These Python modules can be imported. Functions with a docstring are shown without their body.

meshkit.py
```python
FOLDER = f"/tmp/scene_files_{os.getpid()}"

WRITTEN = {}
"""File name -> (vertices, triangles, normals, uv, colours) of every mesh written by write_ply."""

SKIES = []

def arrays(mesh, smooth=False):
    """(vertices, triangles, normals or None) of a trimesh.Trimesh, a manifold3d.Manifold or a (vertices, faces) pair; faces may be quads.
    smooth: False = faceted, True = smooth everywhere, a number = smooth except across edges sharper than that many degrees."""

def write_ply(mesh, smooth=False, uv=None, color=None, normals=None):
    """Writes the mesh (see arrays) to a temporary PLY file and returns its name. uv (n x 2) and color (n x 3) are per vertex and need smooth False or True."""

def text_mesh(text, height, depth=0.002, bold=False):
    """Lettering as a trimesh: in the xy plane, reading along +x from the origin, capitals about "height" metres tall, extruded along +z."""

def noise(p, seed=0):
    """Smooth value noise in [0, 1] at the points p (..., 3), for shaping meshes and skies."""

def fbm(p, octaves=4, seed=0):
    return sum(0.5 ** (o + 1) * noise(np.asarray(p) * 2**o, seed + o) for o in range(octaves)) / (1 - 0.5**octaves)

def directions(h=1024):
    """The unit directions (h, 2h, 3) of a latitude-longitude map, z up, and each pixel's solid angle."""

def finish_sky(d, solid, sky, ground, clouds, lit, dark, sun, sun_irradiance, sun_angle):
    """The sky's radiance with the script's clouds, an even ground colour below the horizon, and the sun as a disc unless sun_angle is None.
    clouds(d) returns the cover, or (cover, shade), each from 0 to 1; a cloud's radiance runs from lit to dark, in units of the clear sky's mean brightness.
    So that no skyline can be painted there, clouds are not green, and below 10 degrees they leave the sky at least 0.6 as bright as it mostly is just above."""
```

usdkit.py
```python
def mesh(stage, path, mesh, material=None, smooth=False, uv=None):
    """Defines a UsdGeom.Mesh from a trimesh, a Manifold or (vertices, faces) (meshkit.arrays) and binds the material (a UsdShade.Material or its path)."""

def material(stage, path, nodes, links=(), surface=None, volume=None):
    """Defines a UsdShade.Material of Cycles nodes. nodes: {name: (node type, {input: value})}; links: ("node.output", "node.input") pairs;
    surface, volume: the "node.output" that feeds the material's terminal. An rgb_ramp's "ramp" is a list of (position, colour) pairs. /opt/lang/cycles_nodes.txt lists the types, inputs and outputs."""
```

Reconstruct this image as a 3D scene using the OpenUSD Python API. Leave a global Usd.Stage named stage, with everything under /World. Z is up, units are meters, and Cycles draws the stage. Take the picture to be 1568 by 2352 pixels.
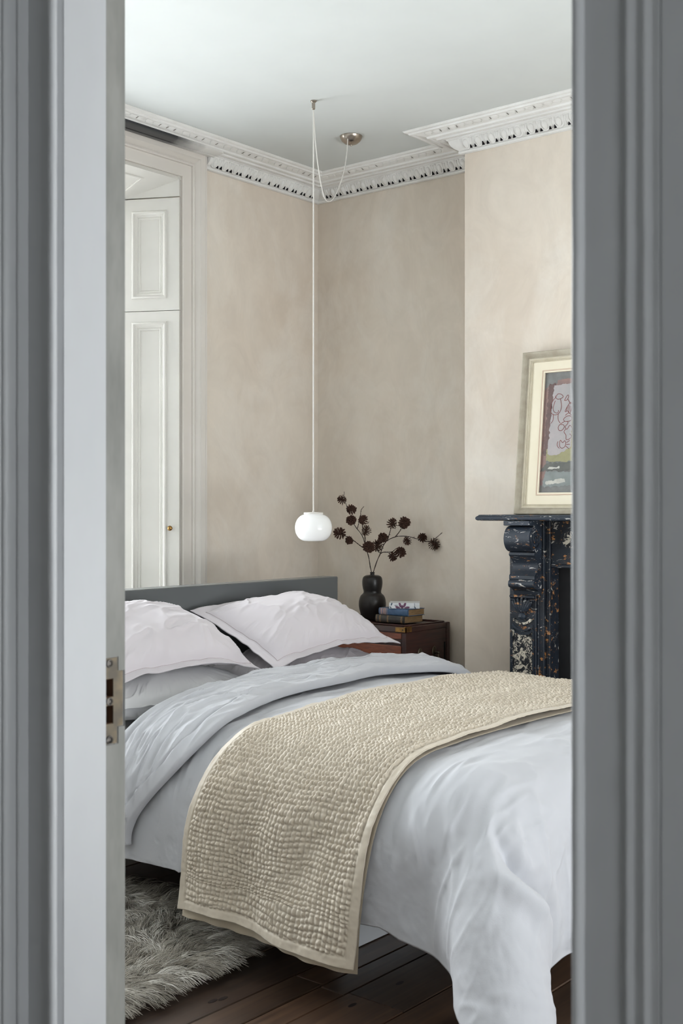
import math, random
import shapely.affinity
import numpy as np, trimesh, manifold3d, shapely
from shapely.geometry import Polygon, Point, LineString
from scipy.ndimage import gaussian_filter
from scipy.interpolate import RectBivariateSpline
from pxr import Usd, UsdGeom, UsdLux, UsdShade, Gf, Sdf, Vt
import usdkit, meshkit

# ------------------------------------------------------------------ stage, camera, light
stage = Usd.Stage.CreateInMemory()
UsdGeom.SetStageUpAxis(stage, 'Z'); UsdGeom.SetStageMetersPerUnit(stage, 1.0)
world = UsdGeom.Xform.Define(stage, '/World'); stage.SetDefaultPrim(world.GetPrim())

YAW = math.radians(39.5); EYE = (0.0, 0.0, 1.33)          # x runs towards the fireplace wall, y towards the window wall
cam = UsdGeom.Camera.Define(stage, '/World/camera')
s_, c_ = math.sin(YAW), math.cos(YAW)
cam.AddTransformOp().Set(Gf.Matrix4d(s_, -c_, 0, 0, 0, 0, 1, 0, -c_, -s_, 0, 0, *EYE, 1))
cam.CreateHorizontalApertureAttr(24.0); cam.CreateFocalLengthAttr(24.0 * 2700 / 1568)
cam.CreateVerticalApertureOffsetAttr(-24.0 * 2 / 1568)
cam.CreateFStopAttr(9.0); cam.CreateFocusDistanceAttr(4.6); cam.CreateClippingRangeAttr((0.02, 200))
cam.CreateExposureAttr(0.13)

def rect_light(name, pos, x_axis, y_axis, w, h, power, color):
    """a light that shines along -z of the frame (x_axis, y_axis, z)"""
    l = UsdLux.RectLight.Define(stage, '/World/' + name)
    x, y = np.array(x_axis, float), np.array(y_axis, float); z = np.cross(x, y)
    l.AddTransformOp().Set(Gf.Matrix4d(*x, 0, *y, 0, *z, 0, *pos, 1))
    l.CreateWidthAttr(w); l.CreateHeightAttr(h); l.CreateIntensityAttr(power); l.CreateColorAttr(Gf.Vec3f(*color))
    return l
# overcast daylight standing in the three windows: front window, rear bedroom window, landing window
rect_light('daylight_front', (2.687, 4.66, 1.745), (-1, 0, 0), (0, 0, 1), 2.16, 2.24, 11.6, (0.925, 0.975, 1.0))
rect_light('daylight_rear', (3.0, -1.46, 1.55), (1, 0, 0), (0, 0, 1), 2.7, 2.6, 2.4, (0.955, 0.985, 1.0))
rect_light('terrace_bounce', (3.0, -2.3, 0.1), (1, 0, 0), (0, -.6, .8), 3.2, 1.6, 7.5, (0.93, 0.975, 1.0))   # added upward fill light outside the rear window, no real surface behind it
rect_light('daylight_landing', (0.0, -2.58, 1.35), (1, 0, 0), (0, 0, 1), 0.9, 1.7, 13.0, (0.93, 0.975, 1.0))
dome = UsdLux.DomeLight.Define(stage, '/World/sky'); dome.CreateIntensityAttr(1.0)
usdkit.material(stage, '/World/Looks/sky', {                              # overcast: a white cloud layer over a little blue
    's': ('sky_texture', {'sky_type': 'multiple_scattering', 'sun_disc': False, 'sun_elevation': 0.5, 'sun_rotation': 2.0}),
    'k': ('mix_color', {'blend_type': 'multiply', 'fac': 1.0, 'b': (.05, .05, .05)}), 'c': ('texture_coordinate', {}), 'n': ('noise_texture', {'scale': 2.5, 'detail': 6.}),
    'r': ('map_range', {'from_min': .3, 'from_max': .65, 'to_min': .82, 'to_max': .97}), 'm': ('mix_color', {'b': (1.45, 1.55, 1.62), 'use_clamp': True}),
    'b': ('background_shader', {'strength': 1.0})},
    [('s.color', 'k.a'), ('c.generated', 'n.vector'), ('n.fac', 'r.value'), ('r.result', 'm.fac'), ('k.result', 'm.a'), ('m.result', 'b.color')], surface='b.background')
UsdShade.MaterialBindingAPI.Apply(dome.GetPrim()).Bind(UsdShade.Material.Get(stage, '/World/Looks/sky'))

# ------------------------------------------------------------------ helpers
RNG = np.random.default_rng(11); random.seed(11)
_taken = {}
def numbered(parent, name):
    k = (parent, name); n = _taken.get(k, 0); _taken[k] = n + 1
    return f'{parent}/{name}' if n == 0 else f'{parent}/{name}_{n:03d}'
def pth(p): return '/World' if p is None else str(p.GetPath())
def data(prim, **kw):
    for k, v in kw.items():
        if v: prim.SetCustomDataByKey(k, v)
    return prim
def thing(name, label=None, category=None, group=None, kind=None, loc=None, rot=None):
    x = UsdGeom.Xform.Define(stage, numbered('/World', name))
    if loc is not None: x.AddTranslateOp().Set(Gf.Vec3d(*map(float, loc)))
    if rot is not None: x.AddRotateZOp().Set(float(rot))
    return data(x.GetPrim(), label=label, category=category, group=group, kind=kind)
def part(name, mesh, m, parent=None, smooth=30, label=None, category=None, kind=None, group=None):
    p = usdkit.mesh(stage, numbered(pth(parent), name), mesh, M[m] if isinstance(m, str) else m, smooth=smooth).GetPrim()
    return data(p, label=label, category=category, kind=kind, group=group)
cat = trimesh.util.concatenate
def box(x0, x1, y0, y1, z0, z1):
    b = trimesh.creation.box((x1 - x0, y1 - y0, z1 - z0)); b.apply_translation(((x0 + x1) / 2, (y0 + y1) / 2, (z0 + z1) / 2)); return b
def rbox(x0, x1, y0, y1, z0, z1, r=0.004):
    """box with chamfered edges"""
    r = min(r, (x1 - x0) * .45, (y1 - y0) * .45, (z1 - z0) * .45); P = []
    for sx, ax in ((0, x0), (1, x1)):
        for sy, ay in ((0, y0), (1, y1)):
            for sz, az in ((0, z0), (1, z1)):
                dx, dy, dz = (r if s == 0 else -r for s in (sx, sy, sz))
                P += [(ax, ay + dy, az + dz), (ax + dx, ay, az + dz), (ax + dx, ay + dy, az)]
    return man2tri(manifold3d.Manifold.hull_points(np.array(P)))
def man(mesh): return manifold3d.Manifold(manifold3d.Mesh(np.asarray(mesh.vertices, np.float32), np.asarray(mesh.faces, np.uint32)))
def man2tri(m):
    q = m.to_mesh(); return trimesh.Trimesh(q.vert_properties[:, :3], q.tri_verts, process=False)
def cut(a, *bs):
    r = man(a)
    for b in bs: r = r - man(b)
    return man2tri(r)
def hull(points): return man2tri(manifold3d.Manifold.hull_points(np.asarray(points, float)))
def lathe(profile, n=48):
    """closed surface of revolution about z from (radius, z) pairs"""
    pr = np.array(profile, float); t = np.linspace(0, 2 * np.pi, n, endpoint=False); V, Fc = [], []
    for r, z in pr: V.append(np.stack([r * np.cos(t), r * np.sin(t), np.full(n, z)], 1))
    V = np.concatenate(V)
    for k in range(len(pr) - 1):
        a = k * n + np.arange(n); b = k * n + (np.arange(n) + 1) % n
        Fc += [np.stack([a, b, b + n], 1), np.stack([a, b + n, a + n], 1)]
    m = trimesh.Trimesh(V, np.concatenate(Fc), process=False)
    return m
def tube(points, r, n=8, caps=True):
    p = np.array(points, float); r = np.broadcast_to(r, len(p)); T = np.gradient(p, axis=0); T /= np.linalg.norm(T, axis=1, keepdims=True)
    up = np.array([0, 0, 1.]) if abs(T[0, 2]) < .9 else np.array([1., 0, 0]); V = []; t = np.linspace(0, 2 * np.pi, n, endpoint=False)
    u = np.cross(T[0], up); u /= np.linalg.norm(u)
    for k in range(len(p)):
        u = u - T[k] * (u @ T[k]); u /= np.linalg.norm(u); v = np.cross(T[k], u)
        V.append(p[k] + r[k] * (np.cos(t)[:, None] * u + np.sin(t)[:, None] * v))
    Fc = []
    for k in range(len(p) - 1):
        a = k * n + np.arange(n); b = k * n + (np.arange(n) + 1) % n
        Fc += [np.stack([a, b, b + n], 1), np.stack([a, b + n, a + n], 1)]
    V = np.concatenate(V); m = len(V)
    if caps:
        V = np.vstack([V, p[0], p[-1]]); i = np.arange(n); j = (i + 1) % n
        Fc += [np.stack([j, i, np.full(n, m)], 1), np.stack([i + m - n, j + m - n, np.full(n, m + 1)], 1)]
    return trimesh.Trimesh(V, np.concatenate(Fc), process=False)
def spline(points, n):
    from scipy.interpolate import CubicSpline
    p = np.array(points, float); d = np.r_[0, np.cumsum(np.linalg.norm(np.diff(p, axis=0), axis=1))]
    return CubicSpline(d, p)(np.linspace(0, d[-1], n))
def extrude(poly, h):
    if not isinstance(poly, (Polygon, shapely.geometry.MultiPolygon)): poly = Polygon(poly).buffer(0)
    gs = getattr(poly, 'geoms', [poly])
    return cat([trimesh.creation.extrude_polygon(g, h, engine='earcut') for g in gs])
def place(m, O, X, Y, Z):
    """local xyz to world with axes X, Y, Z at O"""
    m = m.copy(); A = np.stack([X, Y, Z], 1).astype(float); m.vertices = m.vertices @ A.T + np.array(O, float)
    if np.linalg.det(A) < 0: m.invert()
    return m
def grid_faces(ny, nx):
    i = np.arange(ny * nx).reshape(ny, nx)
    q = np.stack([i[:-1, :-1], i[:-1, 1:], i[1:, 1:], i[1:, :-1]], -1).reshape(-1, 4)
    return np.vstack([q[:, [0, 1, 2]], q[:, [0, 2, 3]]])
def grid_normals(P):
    du = np.gradient(P, axis=1); dv = np.gradient(P, axis=0); n = np.cross(du, dv); return n / (np.linalg.norm(n, axis=-1, keepdims=True) + 1e-12)
def shell(P, t, N=None):
    """closed sheet: grid P (outer face) and a copy t below it along the normals"""
    N = grid_normals(P) if N is None else N; ny, nx = P.shape[:2]; Q = P - N * t
    F1 = grid_faces(ny, nx); n = ny * nx; F2 = F1[:, ::-1] + n; i = np.arange(n).reshape(ny, nx)
    rim = np.concatenate([i[0, :], i[1:, -1], i[-1, -2::-1], i[-2:0:-1, 0]]); r2 = np.roll(rim, -1)
    F3 = np.vstack([np.stack([rim, rim + n, r2 + n], 1), np.stack([rim, r2 + n, r2], 1)])
    return trimesh.Trimesh(np.vstack([P.reshape(-1, 3), Q.reshape(-1, 3)]), np.vstack([F1, F2, F3]), process=False)
def frame_sweep(profile, w, h):
    """picture-frame moulding round the inside rectangle (0..w, 0..h) in the xy plane; profile = closed list of (outward, height)"""
    pr = np.array(profile, float); C = [(0, 0, -1, -1), (w, 0, 1, -1), (w, h, 1, 1), (0, h, -1, 1)]; n = len(pr)
    V = np.concatenate([np.stack([x + sx * pr[:, 0], y + sy * pr[:, 0], pr[:, 1]], 1) for x, y, sx, sy in C]); Fc = []
    for k in range(4):
        a = k * n + np.arange(n); b = k * n + (np.arange(n) + 1) % n; o = ((k + 1) % 4 - k) * n
        Fc += [np.stack([a, a + o, b + o], 1), np.stack([a, b + o, b], 1)]
    m = trimesh.Trimesh(V, np.concatenate(Fc), process=False)
    if m.volume < 0: m.invert()
    return m
def fbm(p, o=4, s=0): return meshkit.fbm(np.asarray(p, float), o, s) - .5

# ------------------------------------------------------------------ materials
def lin(r, g, b):
    c = np.array([r, g, b]) / 255.; return tuple(np.where(c < .04045, c / 12.92, ((c + .055) / 1.055) ** 2.4))
M = {}
def mat(name, c1, c2=None, scale=6., detail=4., rough=.6, bump=0., bscale=None, bdist=.002, stretch=None, spec=.5, metallic=0., sheen=0., coat=0., lo=.35, hi=.65, vary=0., **extra):
    """principled material whose colour runs from c1 to c2 with noise in world space"""
    c2 = c1 if c2 is None else c2
    n = {'g': ('geometry', {}), 'm': ('mapping', {'scale': stretch or (1, 1, 1)}),
         'n': ('noise_texture', {'scale': scale, 'detail': detail, 'roughness': .6}),
         'r': ('rgb_ramp', {'ramp': [(0, c1), (lo, c1), (hi, c2), (1, c2)]}),
         'p': ('principled_bsdf', {'roughness': rough, 'specular_ior_level': spec, 'metallic': metallic, 'sheen_weight': sheen, 'coat_weight': coat, **extra})}
    L = [('g.position', 'm.vector'), ('m.vector', 'n.vector'), ('n.fac', 'r.fac'), ('r.color', 'p.base_color')]
    if bump:
        n['bn'] = ('noise_texture', {'scale': bscale or scale * 4, 'detail': 5.}); n['b'] = ('bump', {'strength': bump, 'distance': bdist})
        L += [('m.vector', 'bn.vector'), ('bn.fac', 'b.height'), ('b.normal', 'p.normal')]
    if vary:
        L = [l for l in L if l[1] != 'p.base_color']
        n['o'] = ('object_info', {}); n['mr'] = ('map_range', {'from_min': 0., 'from_max': 1., 'to_min': 1 - vary, 'to_max': 1 + vary})
        n['h'] = ('hsv', {})
        L += [('o.random', 'mr.value'), ('mr.result', 'h.value'), ('r.color', 'h.color'), ('h.color', 'p.base_color')]
    M[name] = usdkit.material(stage, '/World/Looks/' + name, n, L, surface='p.BSDF'); return M[name]

def plaster(name, a, b, c):
    n = {'g': ('geometry', {}), 'm': ('mapping', {'scale': (1, 1, .7)}),
         'n1': ('noise_texture', {'scale': 1.1, 'detail': 6., 'roughness': .62, 'distortion': .6}),
         'n2': ('noise_texture', {'scale': 5.5, 'detail': 7., 'roughness': .7, 'distortion': 1.2}),
         'n3': ('noise_texture', {'scale': 2.0, 'detail': 9., 'roughness': .68, 'distortion': .5}),
         'r1': ('rgb_ramp', {'ramp': [(0, a), (.36, a), (.62, b), (1, b)]}),
         'r3': ('rgb_ramp', {'ramp': [(0, (0, 0, 0)), (.48, (0, 0, 0)), (.70, (.5, .5, .5)), (1, (.8, .8, .8))]}),
         'x': ('mix_color', {'blend_type': 'mix', 'b': c}),
         'mr': ('map_range', {'from_min': .25, 'from_max': .75, 'to_min': .93, 'to_max': 1.06}), 'h': ('hsv', {}),
         'bn': ('noise_texture', {'scale': 14., 'detail': 6.}), 'bu': ('bump', {'strength': .12, 'distance': .004}),
         'p': ('principled_bsdf', {'roughness': .78, 'specular_ior_level': .25})}
    L = [('g.position', 'm.vector')] + [('m.vector', k + '.vector') for k in ('n1', 'n2', 'n3', 'bn')] + [
        ('n1.fac', 'r1.fac'), ('n3.fac', 'r3.fac'), ('r3.color', 'x.fac'), ('r1.color', 'x.a'), ('n2.fac', 'mr.value'),
        ('x.result', 'h.color'), ('mr.result', 'h.value'), ('h.color', 'p.base_color'), ('bn.fac', 'bu.height'), ('bu.normal', 'p.normal')]
    n['s'] = ('rgb_to_bw', {}); L = [l for l in L if l != ('r3.color', 'x.fac')] + [('r3.color', 's.color'), ('s.val', 'x.fac')]
    M[name] = usdkit.material(stage, '/World/Looks/' + name, n, L, surface='p.BSDF')
plaster('plaster', lin(212, 199, 184), lin(222, 212, 199), lin(233, 228, 220))
mat('ceiling_paint', lin(203, 206, 204), lin(208, 211, 209), 1.5, rough=.85, spec=.2, bump=.05, bscale=20)
mat('cornice_paint', lin(222, 220, 216), lin(230, 229, 226), 9, rough=.7, spec=.3, bump=.15, bscale=60, bdist=.002)
mat('pit_shade', lin(26, 25, 27), rough=.9, spec=.1)  # black that paints in the deep shade of the undercut cornice holes
mat('crack_dirt', lin(120, 114, 108), rough=.9, spec=.1)
mat('hall_paint', lin(216, 217, 215), lin(222, 223, 221), 3, rough=.6, bump=.04, bscale=20)
mat('casing_paint', lin(176, 177, 179), lin(182, 183, 185), 5, rough=.42, spec=.5, bump=.35, bscale=22, bdist=.0016, stretch=(1, 1, .35))
mat('jamb_worn', lin(114, 114, 109), lin(138, 137, 132), 14, rough=.55, spec=.4, bump=.5, bscale=30, bdist=.002, stretch=(1, 1, .3))
mat('scuff', lin(92, 90, 86), rough=.8, spec=.2)
mat('trim_paint', lin(214, 208, 200), lin(219, 213, 206), 4, rough=.45, spec=.45, bump=.06, bscale=30)
mat('shutter_paint', lin(207, 204, 197), lin(212, 209, 202), 3, rough=.45, spec=.45, bump=.05, bscale=30)
mat('gap_dark', lin(28, 26, 26), rough=.9, spec=.1)
mat('brass', lin(172, 132, 76), lin(120, 92, 58), 40, rough=.32, metallic=1., spec=.5)
mat('aged_brass', lin(106, 96, 80), lin(80, 75, 68), 35, rough=.48, metallic=1.)
mat('screw_steel', lin(84, 80, 76), lin(50, 48, 46), 200, rough=.35, metallic=1.)
mat('raw_wood', lin(120, 82, 50), lin(62, 42, 28), 30, rough=.8, stretch=(1, 1, .2))
mat('nickel', lin(178, 168, 156), lin(168, 158, 148), 20, rough=.26, metallic=1.)
mat('cord_white', lin(214, 210, 204), rough=.7, spec=.3)
mat('opal', lin(240, 240, 238), rough=.12, spec=.5, subsurface_weight=.6, subsurface_scale=.05, subsurface_radius=(1., 1., 1.))
mat('bed_paint', lin(88, 91, 92), lin(92, 95, 96), 3, rough=.27, spec=.5, bump=.03, bscale=40)
mat('bed_white', lin(205, 207, 210), rough=.45)
mat('leg_wood', lin(150, 92, 50), lin(120, 70, 36), 10, rough=.4, stretch=(6, 6, .5))
mat('rubber', lin(35, 33, 33), rough=.8)
def linen(name, a, b, fine=700., st=.25, rough=.88, spec=.18):
    n = {'g': ('geometry', {}), 'n': ('noise_texture', {'scale': 3., 'detail': 4.}), 'r': ('rgb_ramp', {'ramp': [(.3, a), (.7, b)]}),
         'w1': ('noise_texture', {'scale': fine, 'detail': 2.}), 'w2': ('noise_texture', {'scale': 60., 'detail': 6., 'roughness': .7, 'distortion': .5}),
         'ad': ('math', {'math_type': 'multiply_add', 'value2': .35}), 'b': ('bump', {'strength': st, 'distance': .0016}),
         'p': ('principled_bsdf', {'roughness': rough, 'specular_ior_level': spec, 'sheen_weight': .18, 'sheen_roughness': .5})}
    L = [('g.position', 'n.vector'), ('g.position', 'w1.vector'), ('g.position', 'w2.vector'), ('n.fac', 'r.fac'), ('r.color', 'p.base_color'),
         ('w1.fac', 'ad.value1'), ('w2.fac', 'ad.value3'), ('ad.value', 'b.height'), ('b.normal', 'p.normal')]
    M[name] = usdkit.material(stage, '/World/Looks/' + name, n, L, surface='p.BSDF')
linen('linen_blue', lin(195, 196, 201), lin(201, 202, 207))
linen('linen_mauve', lin(204, 198, 202), lin(210, 204, 208))
linen("linen_white", lin(218, 218, 219), lin(223, 223, 224))
linen('quilt_cotton', lin(198, 186, 168), lin(204, 193, 176), 900., .2, .5, .38)
linen('quilt_back', lin(184, 171, 151), lin(190, 178, 158), 900., .2)
mat('seam', lin(186, 174, 176), rough=.9, spec=.1)
mat('mahogany_dark', lin(62, 34, 30), lin(44, 25, 23), 6, rough=.28, spec=.5, stretch=(1, 4, 14), coat=.25, coat_roughness=.15)
mat('mahogany_red', lin(128, 66, 40), lin(102, 50, 32), 6, rough=.3, spec=.5, stretch=(1, 3, 16), coat=.25, coat_roughness=.2)
mat('black_glaze', lin(20, 18, 18), lin(30, 25, 24), 14, rough=.34, spec=.4, bump=.15, bscale=40, coat=.12, coat_roughness=.12)
mat('twig', lin(42, 30, 26), lin(62, 46, 40), 60, rough=.8, bump=.4, bscale=120)
mat('cone_scale', lin(60, 40, 32), lin(86, 60, 50), 90, rough=.75, spec=.3)
mat('book_black', lin(40, 38, 36), lin(52, 48, 44), 60, rough=.55)
mat('book_blue', lin(58, 84, 116), lin(70, 96, 126), 50, rough=.6)
mat('book_white', lin(214, 216, 218), lin(222, 223, 224), 20, rough=.45)
mat('page_edge', lin(150, 122, 84), lin(118, 92, 62), 30, rough=.85, stretch=(1, 1, 22))
mat('gilt', lin(176, 140, 88), rough=.5)
mat('rose_gilt', lin(176, 142, 126), rough=.6)
mat('petal', lin(124, 84, 110), lin(90, 54, 82), 60, rough=.5)
mat('stem_blue', lin(70, 88, 104), rough=.5)
mat('frame_cream', lin(198, 189, 168), lin(182, 172, 148), 16, rough=.55, lo=.4, hi=.75)
mat('frame_worn', lin(176, 168, 151), lin(160, 150, 132), 20, rough=.6)
mat('slip_cream', lin(222, 213, 190), lin(226, 217, 196), 5, rough=.75)
mat('slip_pink', lin(206, 184, 164), rough=.7)
mat('iron', lin(20, 20, 23), lin(27, 27, 30), 20, rough=.55)
mat('soot', lin(8, 8, 9), rough=.95, spec=.1)
mat('pane_frame', lin(220, 220, 216), rough=.5)
mat('rug_hide', lin(110, 104, 94), rough=.95)
mat('outside_white', lin(200, 200, 196), rough=.9)
# window glass: clear with a fresnel reflection
M['pane'] = usdkit.material(stage, '/World/Looks/pane', {'f': ('fresnel', {'IOR': 1.45}), 't': ('transparent_bsdf', {}), 'g': ('glossy_bsdf', {'roughness': .01, 'color': (1, 1, 1)}), 'x': ('mix_closure', {})},
    [('f.fac', 'x.fac'), ('t.BSDF', 'x.closure1'), ('g.BSDF', 'x.closure2')], surface='x.closure')
# stripped fireplace: blue-black paint chipped down to white primer and orange wood
def chipped(name, base1, base2, white, dark_amount, white_lo, scale=28., stretch=(1, 1, 1)):
    n = {'g': ('geometry', {}), 'm': ('mapping', {'scale': stretch}),
         'n0': ('noise_texture', {'scale': 7., 'detail': 5.}), 'r0': ('rgb_ramp', {'ramp': [(.35, base1), (.65, base2)]}),
         'n1': ('noise_texture', {'scale': scale, 'detail': 9., 'roughness': .72, 'distortion': 1.0}), 'r1': ('rgb_ramp', {'ramp': [(0, (0, 0, 0)), (white_lo, (0, 0, 0)), (white_lo + .012, (1, 1, 1)), (1, (1, 1, 1))]}),
         'n2': ('noise_texture', {'scale': scale * 1.35, 'detail': 8., 'roughness': .7, 'w': 3.}), 'r2': ('rgb_ramp', {'ramp': [(0, (0, 0, 0)), (dark_amount, (0, 0, 0)), (dark_amount + .015, (1, 1, 1)), (1, (1, 1, 1))]}),
         'mo': ('mapping', {'location': (3.1, 7.7, 1.3), 'scale': stretch}), 's1': ('rgb_to_bw', {}), 's2': ('rgb_to_bw', {}),
         'x1': ('mix_color', {'b': white}), 'x2': ('mix_color', {'b': lin(176, 122, 72)}),
         'bu': ('bump', {'strength': .6, 'distance': .002}), 'p': ('principled_bsdf', {'roughness': .5, 'specular_ior_level': .45})}
    L = [('g.position', 'm.vector'), ('g.position', 'mo.vector'), ('m.vector', 'n0.vector'), ('m.vector', 'n1.vector'), ('mo.vector', 'n2.vector'), ('n0.fac', 'r0.fac'), ('n1.fac', 'r1.fac'), ('n2.fac', 'r2.fac'),
         ('r1.color', 's1.color'), ('r2.color', 's2.color'), ('r0.color', 'x2.a'), ('s2.val', 'x2.fac'), ('x2.result', 'x1.a'), ('s1.val', 'x1.fac'), ('x1.result', 'p.base_color'),
         ('n1.fac', 'bu.height'), ('bu.normal', 'p.normal')]
    M[name] = usdkit.material(stage, '/World/Looks/' + name, n, L, surface='p.BSDF')
chipped('fire_paint', lin(22, 27, 35), lin(34, 42, 53), lin(186, 180, 170), .59, .60, 30., (1, .6, 1.))
chipped('fire_shelf', lin(28, 35, 45), lin(42, 51, 63), lin(194, 191, 186), .61, .59, 34., (1, .4, 1.5))
chipped('fire_panel', lin(28, 30, 36), lin(20, 22, 28), lin(206, 198, 182), .66, .50, 44., (1, 1, 1))
# the strip over the window, its colour running from dark to white along x
M['batten'] = usdkit.material(stage, '/World/Looks/batten', {'g': ('geometry', {}), 's': ('separate_xyz', {}), 'n': ('noise_texture', {'scale': 10., 'detail': 4.}),
    'a': ('math', {'math_type': 'multiply_add', 'value2': .18}), 'mr': ('map_range', {'from_min': 3.84, 'from_max': 4.07, 'to_min': 0., 'to_max': 1.}),
    'r': ('rgb_ramp', {'ramp': [(0, lin(38, 40, 44)), (.15, lin(44, 46, 50)), (.95, lin(216, 214, 210))]}), 'p': ('principled_bsdf', {'roughness': .3})},
    [('g.position', 's.vector'), ('g.position', 'n.vector'), ('n.fac', 'a.value1'), ('s.x', 'a.value3'), ('a.value', 'mr.value'), ('mr.result', 'r.fac'), ('r.color', 'p.base_color')], surface='p.BSDF')
# floor boards: dark stained pine, grain along x, knots, a tone of its own for every board
for k, (a, b) in enumerate((((86, 66, 52), (52, 40, 33)), ((76, 58, 47), (45, 35, 30)), ((100, 75, 57), (62, 46, 37)))):
    n = {'g': ('geometry', {}), 'o': ('object_info', {}), 'mu': ('vector_math', {'vector_math_type': 'multiply_add'}) if False else ('mapping', {'scale': (1.1, 22, 22), 'location': (k * 3.7, k * 1.9, 0)}),
         'n1': ('noise_texture', {'scale': 1.6, 'detail': 8., 'roughness': .65, 'distortion': .8}), 'n2': ('noise_texture', {'scale': 2.6, 'detail': 5.}),
         'r': ('rgb_ramp', {'ramp': [(.28, lin(*b)), (.72, lin(*a))]}), 'mr': ('map_range', {'from_min': .3, 'from_max': .7, 'to_min': .75, 'to_max': 1.25}), 'h': ('hsv', {}),
         'ro': ('map_range', {'from_min': .3, 'from_max': .7, 'to_min': .30, 'to_max': .52}), 'b': ('bump', {'strength': .25, 'distance': .002}),
         'p': ('principled_bsdf', {'specular_ior_level': .5, 'coat_weight': .35, 'coat_roughness': .22})}
    L = [('g.position', 'mu.vector'), ('mu.vector', 'n1.vector'), ('g.position', 'n2.vector'), ('n1.fac', 'r.fac'), ('n2.fac', 'mr.value'), ('r.color', 'h.color'), ('mr.result', 'h.value'), ('h.color', 'p.base_color'),
         ('n2.fac', 'ro.value'), ('ro.result', 'p.roughness'), ('n1.fac', 'b.height'), ('b.normal', 'p.normal')]
    M[f'board_{k}'] = usdkit.material(stage, f'/World/Looks/board_{k}', n, L, surface='p.BSDF')
mat('knot', lin(30, 20, 17), rough=.5)
# fur: dark at the root, pale at the tip
for nm_, a_, b_ in (('fur', (138, 131, 120), (186, 180, 169)), ('fur_pale', (198, 193, 184), (222, 218, 211))):
    mat(nm_, lin(*a_), lin(*b_), 11., 3., rough=.5, spec=.35)

# ------------------------------------------------------------------ the room
ZC = 3.13                                     # ceiling
XD0, XD1 = 1.02, 1.13                         # door wall: landing face, bedroom face
YW, XF, XB, YB0, YB1 = 4.25, 4.95, 4.696, 1.29, 3.11   # window wall, fireplace wall, chimney breast
def struct(name, mesh, m, label, category='wall', **k): return part(name, mesh, m, None, label=label, category=category, kind='structure', **k)
WX0, WX1, WZ0, WZ1 = 1.45, 3.924, 0.62, 2.96  # window opening at room face, unseen left part widened for light; reveals splay inwards
SPL, DEP, SOF = 0.150, 0.281, 0.092
wb = box(1.0, 5.3, YW, 4.72, 0, 3.25)
splay = hull([(x, y, z) for y, dx, dz in ((YW - .01, 0, 0), (YW + DEP, SPL, SOF)) for x in (WX0 + dx, WX1 - dx) for z in (WZ0, WZ1 - dz)])
wb = cut(wb, splay, box(WX0 + SPL, WX1 - SPL, YW + DEP - .01, 4.8, WZ0, WZ1 - SOF))
struct('wall_back', wb, 'plaster', 'bare pinkish plaster window wall behind the bed headboard')
struct('wall_right', box(XF, 5.3, -1.4, 4.75, 0, 3.25), 'plaster', 'bare plaster alcove wall behind the chest and vase')
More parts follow.
